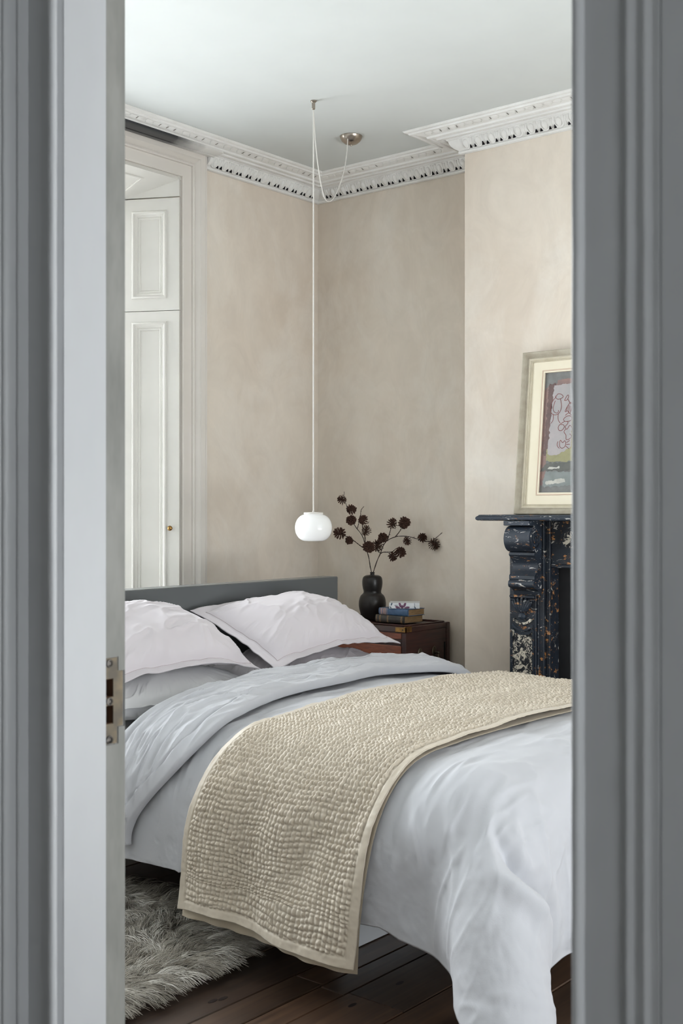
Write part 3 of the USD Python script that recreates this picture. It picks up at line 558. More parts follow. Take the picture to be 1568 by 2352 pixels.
duvet = thing('duvet', 'pale blue-grey linen duvet spread over the bed', 'duvet')
def creases(fx, fy, seed, ax, ay, k=1.):
    """sharp little folds: ridged noise stretched along a direction"""
    q = np.stack([fx * ax, fy * ay, np.full_like(fx, seed * 3.1)], -1); w = fbm(q * .35, 3, seed + 40)
    q = q + np.stack([w, w[::-1] if w.ndim == 1 else w, 0 * w], -1) * 1.6
    r = 1 - np.abs(fbm(q, 3, seed)) * 4.5; return np.clip(r, 0, 1) ** 3 * k
def duvet_mesh():
    xs = np.linspace(DX[0], DX[-1], 440); ys = np.linspace(DY[0], DY[-1], 360); fx, fy = np.meshgrid(xs, ys)
    P, N = duvet_s.frame(fx, fy)
    hang = np.clip((BX0 + .02 - fx) / .22, 0, 1); foot = np.clip((BY0 + .02 - fy) / .25, 0, 1)
    d = fbm(np.stack([fx * 5, fy * 5, 0 * fx], -1), 3, 5) * .018
    d += creases(fx + .5 * fy, fy, 7, 3.2, 11., .0090) * (1 - hang) * (1 - foot)
    d += creases(fx, fy, 9, 4., 13., .0065) * hang * (1 - foot) + creases(fx, fy, 19, 13., 4., .0070) * foot * (1 - hang) + creases(fx + fy, fx - fy, 29, 9., 3., .006) * foot * hang + fbm(np.stack([fx * 34, fy * 34, 0 * fx], -1), 3, 15) * .0045 * np.maximum(hang, foot)
    # a pinched fold running down beside the bedspread, and pulls at the hem
    def fold(x0, y0, x1, y1, w, a):
        v = np.array([x1 - x0, y1 - y0]); L = np.hypot(*v); v /= L; s = (fx - x0) * v[0] + (fy - y0) * v[1]; t = -(fx - x0) * v[1] + (fy - y0) * v[0] + .02 * np.sin(s * 17)
        return a * np.exp(-(t / w) ** 2) * np.clip(s / (.25 * L), 0, 1) * np.clip((L - s) / (.3 * L), 0, 1)
    d += fold(2.78, 2.66, 2.33, 2.60, .018, .016) + fold(2.70, 2.62, 2.30, 2.56, .016, -.012)
    for x0, y0, x1, y1, w, a in ((2.60, 1.86, 2.22, 1.72, .014, .007), (2.58, 1.72, 2.2, 1.60, .012, .006), (2.62, 1.64, 2.2, 1.42, .015, .007), (2.66, 1.60, 2.32, 1.28, .016, .008), (2.74, 1.62, 2.50, 1.2, .016, .007), (2.56, 2.78, 2.25, 2.72, .02, .006), (2.56, 2.9, 2.25, 2.86, .02, .006)):
        d += fold(x0, y0, x1, y1, w, a * .8)
    d += fold(2.50, 1.60, 2.58, 1.10, .022, -.050) + fold(2.43, 1.60, 2.50, 1.10, .030, .026) + fold(2.60, 1.56, 2.68, 1.10, .03, .014)
    # puffed body that thins out to the hem
    e = np.minimum.reduce([fx - DX[0], fy - DY[0], DX[-1] - fx])
    under = np.clip((fy - 1.80) / .06, 0, 1) * np.clip((2.70 - fy) / .05, 0, 1); under = np.maximum(under, np.clip((fy - 2.62) / .06, 0, 1)); PS, NS = smooth_s.frame(fx, fy)
    P = (P + N * (d * np.clip(e / .05, .25, 1))[..., None]) * (1 - under)[..., None] + (PS + NS * (np.clip(d, -.02, .004) - .004)[..., None]) * under[..., None]
    P[..., 2] = np.maximum(P[..., 2], .02)
    return shell(P, .022)
part('duvet_cover', duvet_mesh(), 'linen_blue', duvet, smooth=True)
# stitched hem line along the near and foot edges
def on_duvet(pts, off): 
    p = np.array(pts); P, N = duvet_s.frame(p[:, 0], p[:, 1]); return P + N * off

# the head end folded back over itself
def band():
    nb, npf = 300, 120
    fx = np.linspace(DX[0] + .075, DX[-1] - .03, nb)
    hem = np.interp(fx, [2.1, 2.25, 2.35, 2.44, 2.55, 2.8, 3.17, 3.63, 3.92, 4.2, 4.5], [2.91, 2.84, 2.75, 2.665, 2.64, 2.695, 2.775, 2.82, 2.79, 2.72, 2.75]); hem = gaussian_filter(hem, 6) + .012 * np.sin(fx * 9)
    crease = np.interp(fx, [2.2, 2.4, 2.55, 2.8, 3.2, 3.6, 4.0, 4.2, 4.5], [2.97, 2.95, 2.92, 2.935, 2.985, 3.01, 2.98, 2.94, 2.93]); crease = gaussian_filter(crease, 10)
    p = np.linspace(0, 1, npf)
    # profile: under the hem, up the hem's edge, over the top, round the crease, down at its back
    pa = np.interp(p, [0, .06, .10, .16, .30, .60, .84, .92, .97, 1.], [.06, .005, 0, .015, .20, .62, .93, 1.0, 1.03, 1.02])
    po = np.interp(p, [0, .06, .10, .16, .30, .60, .84, .92, .97, 1.], [.004, .006, .020, .034, .045, .056, .060, .044, .006, -.06]); pa = gaussian_filter(pa, 1.6, mode='nearest'); po = gaussian_filter(po, 1.6, mode='nearest')
    A = hem[None, :] + pa[:, None] * (crease - hem)[None, :]; X_ = np.broadcast_to(fx, A.shape)
    P, N = smooth_s.frame(X_, np.minimum(A, 3.0)); P = P + np.stack([0 * A, np.maximum(A - 3.0, 0), 0 * A], -1)
    thin = np.clip((X_ - fx[0]) / .10, 0, 1) ** .5
    O = .008 + np.broadcast_to(po[:, None], A.shape) * (.45 + .55 * thin)
    w = np.clip(np.interp(p, [0, .12, .3, 1], [0, .25, 1, .8]), 0, 1)[:, None]
    d = creases(X_ + .9 * A, A, 21, 3.2, 17., .0115) + creases(X_ + 1.2 * A, A, 23, 6., 30., .0085) + fbm(np.stack([X_ * 6, A * 7, 0 * A], -1), 3, 8) * .026
    hs = np.clip((2.50 - X_) / .2, 0, 1); d += hs * creases(X_, A, 27, 4., 11., .012)
    seam = -.006 * np.exp(-((A - hem[None, :] - .048) / .0045) ** 2) * (p[:, None] > .1)
    return P + N * (O + d * w + seam)[..., None], fx, hem
BP, bfx, bhem = band()
part('turned_down_band', shell(BP, .012), 'linen_blue', duvet, smooth=True)

# ------------------------------------------------------------------ quilted bedspread across the bed
def quilt():
    rg = np.random.default_rng(8)
    na, nbb = 43, 168; ka, kb = 6, 6
    a = np.linspace(0, 1, na * ka + 1); Lb = 2.62; b = np.linspace(0, 1, nbb * kb + 1)
    near = DX[0] - .098; fxv = near + b * Lb
    head = np.interp(fxv, [2.10, 2.3, 2.44, 2.6, 2.9, 3.4, 3.9, 4.2, 4.6], [2.635, 2.610, 2.560, 2.525, 2.545, 2.61, 2.555, 2.46, 2.42]); foot = np.interp(fxv, [2.10, 2.3, 2.44, 2.6, 2.9, 3.5, 4.2, 4.6], [1.900, 1.900, 1.90, 1.90, 1.895, 1.87, 1.84, 1.83])
    head = gaussian_filter(head, 25, mode='nearest'); foot = gaussian_filter(foot, 25, mode='nearest')
    return a, fxv, head, foot, na, nbb, rg
def quilt_mesh():
    a, fxv, head, foot, na, nbb, rg = quilt(); Aa, Fx = np.meshgrid(a, fxv, indexing='ij')
    Y = foot[None, :] + Aa * (head - foot)[None, :]
    P, N = smooth_s.frame(Fx, Y)
    # cells between the stitch lines, the lines wandering and some left out
    u = Aa * na; v = np.broadcast_to(np.linspace(0, nbb, len(fxv))[None, :], u.shape)
    w1 = fbm(np.stack([u * .16, v * .16, 0 * u], -1), 3, 3); w2 = fbm(np.stack([u * .16, v * .16, 0 * u + 9], -1), 3, 4); j1 = fbm(np.stack([u * .7, v * .7, 0 * u + 3], -1), 2, 5); j2 = fbm(np.stack([u * .7, v * .7, 0 * u + 5], -1), 2, 6)
    uu = u + w1 * 1.3 + j1 * .24; vv = v + w2 * 1.5 + j2 * .28
    cu = np.abs(np.sin(np.pi * uu)); cv = np.abs(np.sin(np.pi * vv))
    ci, cj = np.floor(uu).astype(int), np.floor(vv).astype(int)
    def rnd(i, j, s): h = (i * 374761393 + j * 668265263 + s * 982451653) & 0xFFFFFFFF; h = ((h ^ (h >> 13)) * 1274126177) & 0xFFFFFFFF; return ((h ^ (h >> 16)) & 0xFFFF) / 65535.
    amp = .62 + .66 * rnd(ci, cj, 1)
    weak = np.where(rnd(ci, np.round(vv).astype(int), 2) < .22, .5, 0); cv = weak + (1 - weak) * cv
    h = (cu ** .62) * (cv ** .62) * amp - .22 * np.exp(-(cu / .22) ** 2) * rnd(np.round(uu).astype(int), cj, 5) - .22 * (1 - weak) * np.exp(-(cv / .22) ** 2) * rnd(ci, np.round(vv).astype(int), 6)
    side = np.clip((BX0 - .02 - Fx) / .1, 0, 1)
    edge = np.minimum.reduce([Aa * .68, (1 - Aa) * .68, Fx - fxv[0]]); bind = np.clip((edge - .024) / .006, 0, 1)
    h = .0098 * h * bind + .0035 * (1 - bind) * (1 + .9 * fbm(np.stack([Fx * 55, Y * 55, 0 * Y], -1), 2, 14))
    h -= .004 * np.exp(-((edge - .027) / .003) ** 2)
    broad = fbm(np.stack([Fx * 3.5, Y * 6, 0 * Y], -1), 3, 12) * .030 * (1 - .3 * side) + .010 * np.sin(Y * 21 + 1.5 * np.sin(Fx * 5) + .6) * side
    off = .024 + np.maximum(broad, -.008) + h
    # hanging end: swings slightly clear of the duvet
    hang = np.clip((DX[0] + .06 - Fx) / .18, 0, 1)
    P = P + N * off[..., None]; P[..., 0] -= hang ** 2 * .015 * (1 + .5 * np.sin(Y * 14))
    P[..., 2] -= .010 * np.sin((Y - 1.9) * 9) * hang
    return P
QP = quilt_mesh()
spread = thing('bedspread', 'beige hand-quilted cotton bedspread folded across the foot half of the bed', 'bedspread')
part('quilted_top', shell(QP, .004), 'quilt_cotton', spread, smooth=True)
def under_layer(drop, inset, back):
    a, fxv, head, foot, na, nbb, rg = quilt(); b = np.linspace(-drop / 2.62, 1, 260); fx = fxv[0] + b * 2.62; aa = np.linspace(0, 1, 90)
    hd = np.interp(fx, fxv, head) - .01; ft = np.interp(fx, fxv, foot) + inset
    A, X_ = np.meshgrid(aa, fx, indexing='ij'); Y = ft + A * (hd - ft); P, N = smooth_s.frame(X_, Y); hang = np.clip((DX[0] + .06 - X_) / .18, 0, 1)
    rip = .004 * np.sin(Y * 60 + 3 * np.sin(X_ * 9)) * hang + fbm(np.stack([X_ * 40, Y * 40, 0 * Y], -1), 2, 3) * .002
    P = P + N * (back + rip)[..., None]; P[..., 0] -= hang ** 2 * .006; return shell(P, .003)
part('under_layer', under_layer(.024, .004, .0115), 'quilt_back', spread, smooth=True)

# ------------------------------------------------------------------ pillows
def pillow_mesh(w, d, up, dn, seed, fl=.042, sag=0., droop=0.):
    """oxford pillow: puffed body with a flat stitched flange; lies in xy, w along x, d along y"""
    nu, nv = 150, 110; u = np.linspace(-1, 1, nu); v = np.linspace(-1, 1, nv); U, Vv = np.meshgrid(u, v)
    fu, fv = 1 - 2 * fl / w, 1 - 2 * fl / d
    bu = np.clip(np.abs(U) / fu, 0, 1); bv = np.clip(np.abs(Vv) / fv, 0, 1)
    prof = (1 - bu ** 2.6) ** .62 * (1 - bv ** 2.3) ** .62
    X_ = U * w / 2 * (1 - .045 * (1 - np.abs(Vv) ** 2) * np.abs(U) ** 3); Y_ = Vv * d / 2 * (1 - .06 * (1 - np.abs(U) ** 2) * np.abs(Vv) ** 3)
    q = np.stack([X_ * 5, Y_ * 6, 0 * X_ + seed], -1); lump = fbm(q, 3, seed) * .30
    ang = np.arctan2(Y_, X_); rad = np.hypot(U, Vv)
    pull = creases(ang * 4 + seed, rad * .7, seed + 3, 2.2, 1.6, 1.) * np.clip(rad - .7, 0, 1) * .030
    pull += creases(X_ + .9 * Y_, Y_ - .5 * X_, seed + 9, 3., 9., 1.) * .011
    outs = []
    flange = np.maximum(bu, bv) >= .999; wav = fbm(np.stack([X_ * 14, Y_ * 14, 0 * X_ + seed + 4], -1), 2, seed + 7) * .022
    for h, sg in ((up, 1), (dn, -1)):
        body = h * prof * (1 + lump) + pull * np.clip(prof * 3, 0, 1)
        z = sg * (body + .0022) + wav * (1 - np.clip(prof * 2, 0, 1))
        outs.append(np.stack([X_, Y_, z], -1))
    seamd = np.maximum((np.abs(U) - fu) * w / 2, (np.abs(Vv) - fv) * d / 2); outs[0][..., 2] -= .0025 * np.exp(-((seamd - .002) / .0025) ** 2)
    n = nu * nv; F1 = grid_faces(nv, nu); i = np.arange(n).reshape(nv, nu); rim = np.concatenate([i[0, :], i[1:, -1], i[-1, -2::-1], i[-2:0:-1, 0]]); r2 = np.roll(rim, -1)
    F3 = np.vstack([np.stack([rim, rim + n, r2 + n], 1), np.stack([rim, r2 + n, r2], 1)])
    Vx = np.vstack([outs[0].reshape(-1, 3), outs[1].reshape(-1, 3)])
    iu = np.argmin(np.abs(np.abs(u[:nu // 2]) - fu)), nu - 1 - np.argmin(np.abs(np.abs(u[:nu // 2]) - fu)); iv = np.argmin(np.abs(np.abs(v[:nv // 2]) - fv)), nv - 1 - np.argmin(np.abs(np.abs(v[:nv // 2]) - fv))
    loop = np.concatenate([i[iv[0], iu[0]:iu[1]], i[iv[0]:iv[1], iu[1]], i[iv[1], iu[1]:iu[0]:-1], i[iv[1]:iv[0]:-1, iu[0]]])
    Vx[:, 2] += sag * (1 - (Vx[:, 0] / (w / 2)) ** 2) * np.clip(.5 - Vx[:, 1] / d, 0, 1) - droop * np.abs(Vx[:, 0] / (w / 2)) ** 2.5
    st = Vx[loop]; st = np.vstack([st, st[:1]]) + (0, 0, .0006)
    return trimesh.Trimesh(Vx, np.vstack([F1, F1[:, ::-1] + n, F3]), process=False), tube(st, .0011, 5, False)
def pillow(label, pos, pitch, roll, yaw, m, group=None, **k):
    """pitch tips the back edge up"""
    t = thing('pillow', label, 'pillow', group=group)
    mesh, st = pillow_mesh(**k); R = trimesh.transformations.euler_matrix(math.radians(pitch), math.radians(roll), math.radians(yaw), 'sxyz'); 
    for q in (mesh, st): q.apply_transform(R); q.apply_translation(pos)
    pc = part('pillowcase', mesh, m, t, smooth=True)
    if k.get('fl', 1) > .03: part('stitched_seam', st, 'seam', pc, smooth=True)
    return t
pillow('pale pillow lying flat underneath, at the left of the bed', (2.82, 3.225, .682), 2, 0, 1, 'linen_white', w=.75, d=.44, up=.090, dn=.080, seed=2, fl=.012)
pillow('pale mauve pillow lying flat underneath, beside the chest', (3.63, 3.245, .682), 2, 0, -1, 'linen_mauve', w=.75, d=.42, up=.086, dn=.080, seed=4, fl=.012)
pillow('mauve linen pillow with stitched flange, leaning at the left behind the door frame', (2.825, 3.238, .860), 24, 1, 1.5, 'linen_mauve', w=.80, d=.50, up=.098, dn=.05, seed=6, sag=.03, droop=.03)
pillow('mauve linen pillow with stitched flange, nearer the chest and vase', (3.665, 3.244, .862), 23, -1.5, 1, 'linen_mauve', w=.80, d=.50, up=.084, dn=.05, seed=8, sag=.022, droop=.022)

# ------------------------------------------------------------------ campaign chest
CX0, CX1, CY0, CY1, CH = 4.543, 4.915, 3.345, 4.11, .777
ch = thing('chest', 'dark mahogany campaign chest with brass corners in the alcove', 'chest')
part('carcass', rbox(CX0 + .006, CX1 - .03, CY0 + .002, CY1 - .002, .06, CH - .030, .003), 'mahogany_dark', ch)
part('plinth', rbox(CX0 + .02, CX1 - .03, CY0 + .02, CY1 - .02, 0, .06, .003), 'mahogany_dark', ch)
part('chest_top', rbox(CX0, CX1 - .03, CY0, CY1, CH - .032, CH - .004, .003), 'mahogany_dark', ch)
part('top_rim', place(frame_sweep([(-.012, 0), (-.003, .0005), (0, .005), (0, .009), (-.004, .011), (-.010, .009), (-.012, .004)], CX1 - .03 - CX0 - .016, CY1 - CY0 - .016), (CX0 + .008, CY0 + .008, CH - .006), (1, 0, 0), (0, 1, 0), (0, 0, 1)), 'mahogany_dark', ch, smooth=40)
part('back_board', rbox(CX1 - .029, CX1, CY0 - .002, CY1, .0, CH - .004, .003), 'mahogany_dark', ch)
part('slit', box(CX1 - .049, CX1 - .040, CY0 - .0004, CY0 + .006, .1, CH - .10), 'gap_dark', ch)
part('front_stile', rbox(CX0, CX0 + .02, CY0, CY0 + .026, .06, CH - .033, .002), 'mahogany_dark', ch)
part('front_stile', rbox(CX0, CX0 + .02, CY1 - .026, CY1, .06, CH - .033, .002), 'mahogany_dark', ch)
part('brushing_slide', rbox(CX0 + .001, CX0 + .02, CY0 + .029, CY1 - .029, CH - .064, CH - .036, .002), 'mahogany_red', ch, label='paler red-brown pull-out slide')
part('drawer_rail', rbox(CX0 + .001, CX0 + .02, CY0 + .027, CY1 - .027, CH - .092, CH - .067, .002), 'mahogany_dark', ch)
zs = [(.545, CH - .097), (.325, .535), (.08, .315)]
for z0, z1 in zs:
    dr = part('drawer', rbox(CX0 - .002, CX0 + .018, CY0 + .031, CY1 - .031, z0, z1, .004), 'mahogany_red', ch, label='red-brown mahogany drawer front')
    for y in (CY0 + .19, CY1 - .19):
        part('drawer_pull', place(lathe([(0, 0), (.020, 0), (.020, .002), (.016, .004), (.012, .003), (0, .003)], 20), (CX0 - .002, y, (z0 + z1) / 2), (0, 1, 0), (0, 0, 1), (-1, 0, 0)), 'aged_brass', dr)
def brass_corner(z, hgt, wx, wy):
    return cat([box(CX0 - .0015, CX0 + .003, CY0 - .0015, CY0 + wy, z - hgt, z), box(CX0 - .0015, CX0 + wx, CY0 - .0015, CY0 + .003, z - hgt, z)])
bc = part('brass_corner', cat([brass_corner(CH - .007, .022, .045, .062), box(CX0 - .0015, CX0 + .045, CY0 - .0015, CY0 + .010, CH - .008, CH - .0025)]), 'brass', ch, smooth=False)
part('screw', place(lathe([(.0, .0008), (.0035, .0008), (.004, 0)], 12), (CX0 - .0016, CY0 + .018, CH - .018), (0, 1, 0), (0, 0, 1), (-1, 0, 0)), 'screw_steel', bc, smooth=False)
part('brass_strap', box(CX0 - .0018, CX0 + .002, CY0 + .001, CY0 + .025, .57, .60), 'brass', ch, smooth=False)
hx = (CX0 + .115, CX0 + .235)
bail = spline([(hx[0], CY0 - .024, .625), (hx[0] + .004, CY0 - .026, .600), (hx[0] + .022, CY0 - .025, .575), (np.mean(hx), CY0 - .024, .566), (hx[1] - .022, CY0 - .025, .575), (hx[1] - .004, CY0 - .026, .600), (hx[1], CY0 - .024, .625)], 30)
hd = part('side_handle', tube(bail, .0045 + .002 * np.sin(np.linspace(0, np.pi, 30)), 10), 'aged_brass', ch, smooth=True, label='aged brass swan-neck carrying handle')
for x in hx:
    rose = lathe([(0, .004), (.012, .004), (.017, .002), (.0185, 0), (0, 0)], 24); rose.vertices[:, 1] *= 1.45
    part('rose', place(rose, (x, CY0 - .0005, .637), (1, 0, 0), (0, 0, 1), (0, -1, 0)), 'aged_brass', hd, smooth=30)
    part('post', place(lathe([(0, 0), (.007, 0), (.005, .010), (.008, .022), (.007, .028), (0, .030)], 16), (x, CY0 - .002, .632), (1, 0, 0), (0, 0, 1), (0, -1, 0)), 'aged_brass', hd, smooth=True)

# ------------------------------------------------------------------ vase and cone branches
VX, VY, VZ = 4.772, 3.728, CH - .0035
vase = thing('vase', 'black glazed double-gourd vase holding pine cone branches', 'vase', loc=(VX, VY, VZ))
ctrl = [(0, 0), (.044, 0), (.050, .004), (.060, .026), (.0685, .060), (.0700, .082), (.066, .108), (.056, .126), (.0475, .134), (.0455, .140), (.0480, .156), (.0520, .180), (.0515, .203), (.046, .218), (.034, .2255), (.016, .2275), (.0112, .230), (.0108, .236), (.0122, .241), (.0114, .2425), (.0095, .2425), (.009, .226), (.030, .212), (.042, .19), (.042, .155), (.036, .138), (.045, .112), (.056, .08), (.048, .02), (0, .012)]
c = np.array(ctrl); body = np.vstack([c[:2], spline(c[1:16], 60)[1:], c[16:]])
part('vase_body', lathe(body, 56), 'black_glaze', vase, smooth=35)
fwd = np.array([math.cos(YAW), math.sin(YAW)]); rgt = np.array([math.sin(YAW), -math.cos(YAW)])
def bp(sx, sy, dep=0.):
    """sx, sy in metres right of and above the vase mouth, dep away from the viewpoint"""
    q = np.array([VX, VY]) + rgt * sx + fwd * dep; return np.array([q[0], q[1], VZ + .240 + sy])
KS = .000593                      # metres of the branch plane per unit of the sketch the twigs were measured on
def sk(x, y, dep=0.): return bp((x - 773) * KS * (1 + .07 * min(max(x - 850, 0) / 100, 1)), (880 - y) * KS, dep - .58 * max((x - 773) * KS, 0))
def cone_mesh(rx, rz, seed, open_=1.):
    rg = np.random.default_rng(seed); parts = []; n = 48
    core = trimesh.creation.icosphere(1, 1.); core.vertices *= (rx * .38, rx * .38, rz * .62); parts.append(core)
    for k in range(n):
        t = (k + .5) / n; zz = 1 - 2 * t; rr = math.sqrt(max(1 - zz * zz, .02)); a = k * 2.39996; el = math.asin(zz) * .75 + .22
        L = (.66 + .40 * rr) * rx * rg.uniform(.82, 1.12); w = rx * (.21 + .17 * rr); th = rx * .055
        d = np.array([math.cos(a) * math.cos(el), math.sin(a) * math.cos(el), math.sin(el)]); s = np.array([-math.sin(a), math.cos(a), 0]); u = np.cross(d, s)
        o = np.array([math.cos(a) * rr * rx * .30, math.sin(a) * rr * rx * .30, zz * rz * .62]); e = o + d * L
        v = [o - s * w * .25, o + s * w * .25, e - d * L * .2 - s * w * .62 + u * th * .2, e - d * L * .2 + s * w * .62 + u * th * .2, e - u * th * 1.2, e + u * th * 2.2, o + u * th]
        parts.append(hull(v))
    return cat(parts)
def branch(label, stems, cones, nubs, seed):
    t = thing('branch', label, 'branch', group=None)
    for k, (pts, r0, r1) in enumerate(stems):
        p = spline([sk(*q) for q in pts], 26); p = p + fbm(p * 60, 2, seed + k)[:, None] * .006 * np.clip(np.linspace(-.8, 2, 26), 0, 1)[:, None]
        part('stem' if k == 0 else 'twig', tube(p, np.linspace(r0, r1, 26) * (1 + .25 * np.sin(np.arange(26) * 2.3)), 7), 'twig', t, smooth=True)
        for j in range(9, 24, 4):
            d = np.random.default_rng(seed * 50 + k * 7 + j).normal(0, 1, 3) * .006; part('bud', hull(np.vstack([p[j] + np.eye(3) * .0022, p[j] - np.eye(3) * .0022, [p[j] + d]])), 'twig', t)
    for k, (x, y, r, dep, ax, el) in enumerate(cones):
        m = cone_mesh(r * KS * .97, r * KS * el, seed * 100 + k); a = np.array(ax, float); a /= np.linalg.norm(a)
        zax = rgt[0] * a[0], rgt[1] * a[0], 0; Z3 = np.array([rgt[0] * a[0] - fwd[0] * a[2], rgt[1] * a[0] - fwd[1] * a[2], a[1]]); X3 = np.cross(Z3, (.3, .2, .9)); X3 /= np.linalg.norm(X3); Y3 = np.cross(Z3, X3)
        part('pine_cone', place(m, sk(x, y, dep), X3, Y3, Z3), 'cone_scale', t, smooth=False)
    return t
branch('dark branch leaning left with pine cones in the vase', [
    ([(765, 925, 0), (766.4, 880, 0), (758, 845, 0), (740, 740, 0), (708, 640, -.01), (690, 570, -.015), (640, 500, -.01), (612, 455, 0), (590, 400, 0), (556, 320, .01), (540, 270, .01), (528, 175, .01)], .0026, .0012),
    ([(716, 672, -.005), (660, 640, -.02), (600, 592, -.03), (560, 570, -.03), (500, 548, -.03)], .0026, .0015),
    ([(704, 620, -.01), (708, 570, 0), (690, 500, .01), (686, 450, .01), (672, 380, .01), (700, 305, .01)], .0026, .0012),
    ([(640, 500, -.01), (650, 470, 0), (660, 420, .01), (680, 380, .015)], .002, .0012), ([(690, 450, .01), (725, 455, .0), (744, 436, 0)], .0016, .001)],
    [(512, 248, 34, .0, (-.9, .25, .3), 1.0), (590, 333, 36, .0, (.5, .1, .8), 1.0), (590, 425, 37, -.01, (.0, -.1, 1.), .95), (692, 422, 34, -.01, (.2, .5, .8), 1.05), (718, 518, 35, .0, (.15, .95, .1), 1.3),
     (490, 538, 44, -.03, (-.8, .2, .5), 1.0), (571, 599, 30, -.03, (.2, -.1, .9), 1.), (740, 657, 43, -.05, (.0, .1, 1.), 1.)], 0, 3)
branch('dark branch leaning right with pine cones and a long twig towards the wall', [
    ([(781.4, 925, 0), (780.2, 880, 0), (788, 855, 0), (820, 760, 0), (846, 705, .01), (868, 640, .02), (905, 595, .03), (940, 575, .04), (985, 566, .06), (1050, 566, .08), (1130, 585, .10), (1240, 610, .125), (1290, 570, .13), (1332, 533, .13)], .0026, .0012),
    ([(846, 712, .0), (890, 700, -.01), (930, 695, -.01), (965, 665, -.01), (990, 655, -.01)], .0024, .0014), ([(900, 598, .03), (912, 545, .02), (924, 495, .02)], .0024, .0016),
    ([(955, 570, .04), (985, 530, .04), (1006, 488, .04)], .0024, .0016), ([(848, 705, 0), (825, 700, -.01), (818, 680, -.01)], .002, .0014)],
    [(815, 650, 41, .012, (.2, .9, .3), 1.15), (864, 577, 38, .01, (-.3, -.2, .9), 1.0), (933, 455, 38, .02, (.2, .9, .3), 1.05), (1028, 448, 43, .04, (.1, .3, .95), 1.0), (1054, 600, 31, .08, (.1, -.9, .4), 1.05),
     (1174, 576, 33, .11, (.7, .1, .7), .95), (1266, 628, 40, .12, (.6, -.7, .2), 1.15), (936, 733, 34, -.01, (.2, -.7, .6), 1.1), (995, 697, 38, -.01, (.4, -.2, .85), 1.)], 0, 5)

# ------------------------------------------------------------------ books on the chest
def book(label, pos, rot, L, D, T, cover, gild=None, deco=None, rounded_spine=True, overhang=.003):
    """lies flat; spine along local y at x = 0, pages towards +x"""
    t = thing('book', label, 'book', loc=pos, rot=rot)
    bt = .0025; part('cover', cat([rbox(.004, D, 0, L, 0, bt, .001), rbox(.004, D, 0, L, T - bt, T, .001)]), cover, t)
    spp = [(.008, 0), (.004, 0)] + ([(.004 - .007 * math.sin(a), T / 2 - T / 2 * math.cos(a)) for a in np.linspace(.1, math.pi - .1, 9)] if rounded_spine else [(0, .001), (0, T - .001)]) + [(.004, T), (.008, T)]
    part('spine', place(extrude(spp, L), (0, 0, 0), (1, 0, 0), (0, 0, 1), (0, -1, 0)).apply_translation((0, L, 0)), cover, t, smooth=40)
    part('page_block', box(.005, D - overhang, overhang, L - overhang, bt, T - bt), 'page_edge', t, smooth=False, label='browned page edges')
    if gild:
        for y, w in gild[1]: part('gilt_band', place(extrude([(.004 - .0074 * math.sin(a), T / 2 - (T / 2 + .0003) * math.cos(a)) for a in np.linspace(.25, math.pi - .25, 9)] + [(.0045, T * .9), (.0045, T * .1)], w), (0, y + w, 0), (1, 0, 0), (0, 0, 1), (0, -1, 0)), gild[0], t, smooth=40)
    return t
book('black cloth book with gilt bands, bottom of the stack', (4.640, 3.430, CH), -4, .185, .150, .036, 'book_black', ('gilt', [(.010, .0016), (.016, .0016), (.10, .0014), (.106, .0014), (.150, .0014), (.156, .0014), (.176, .0016)]))
book('blue cloth book, middle of the stack', (4.652, 3.415, CH + .0365), -3, .185, .135, .034, 'book_blue', ('rose_gilt', [(.130, .002), (.138, .0055), (.147, .0055), (.156, .002), (.163, .0055), (.173, .002)]))
wbk = book('white book with purple flower on its spine, top of the stack', (4.721, 3.393, CH + .071), 34, .150, .112, .029, 'book_white', None, rounded_spine=False)
def flat(poly, m, name):                                             # printed on the spine (local y-z plane, facing -x)
    part(name, place(extrude(shapely.affinity.scale(poly, .83, 1.0, origin=(0, 0)), .0005), (-.0002, 0, 0), (0, -1, 0), (0, 0, 1), (-1, 0, 0)), m, wbk, smooth=False)
def ell(cy, cz, a, b, ang):
    t = np.linspace(0, 2 * np.pi, 18, endpoint=False); q = np.stack([a * np.cos(t), b * np.sin(t)], 1); r = math.radians(ang)
    return Polygon(q @ np.array([[math.cos(r), math.sin(r)], [-math.sin(r), math.cos(r)]]) + (cy, cz)).intersection(shapely.geometry.box(-.178, .0015, -.002, .0285))
for cy, cz, a, b, g in ((-.116, .019, .0145, .0062, 112), (-.088, .019, .0145, .0066, 62), (-.130, .006, .015, .0056, 165), (-.074, .005, .016, .0058, 8), (-.103, .008, .010, .007, 90)): flat(ell(cy, cz, a, b, g), 'petal', 'petal')
for cy, cz, a, b, g in ((-.166, .022, .008, .0035, 60), (-.172, .006, .006, .003, -40), (-.029, .016, .013, .0012, 95), (-.026, .005, .008, .003, 135)): flat(ell(cy, cz, a, b, g), 'stem_blue', 'leaf_print')
for k in range(4): flat(Polygon([(-.148 + k * .0045, .013), (-.1455 + k * .0045, .013), (-.1455 + k * .0045, .0175 + .002 * (k % 2)), (-.148 + k * .0045, .0175)]), 'stem_blue', 'spine_lettering')

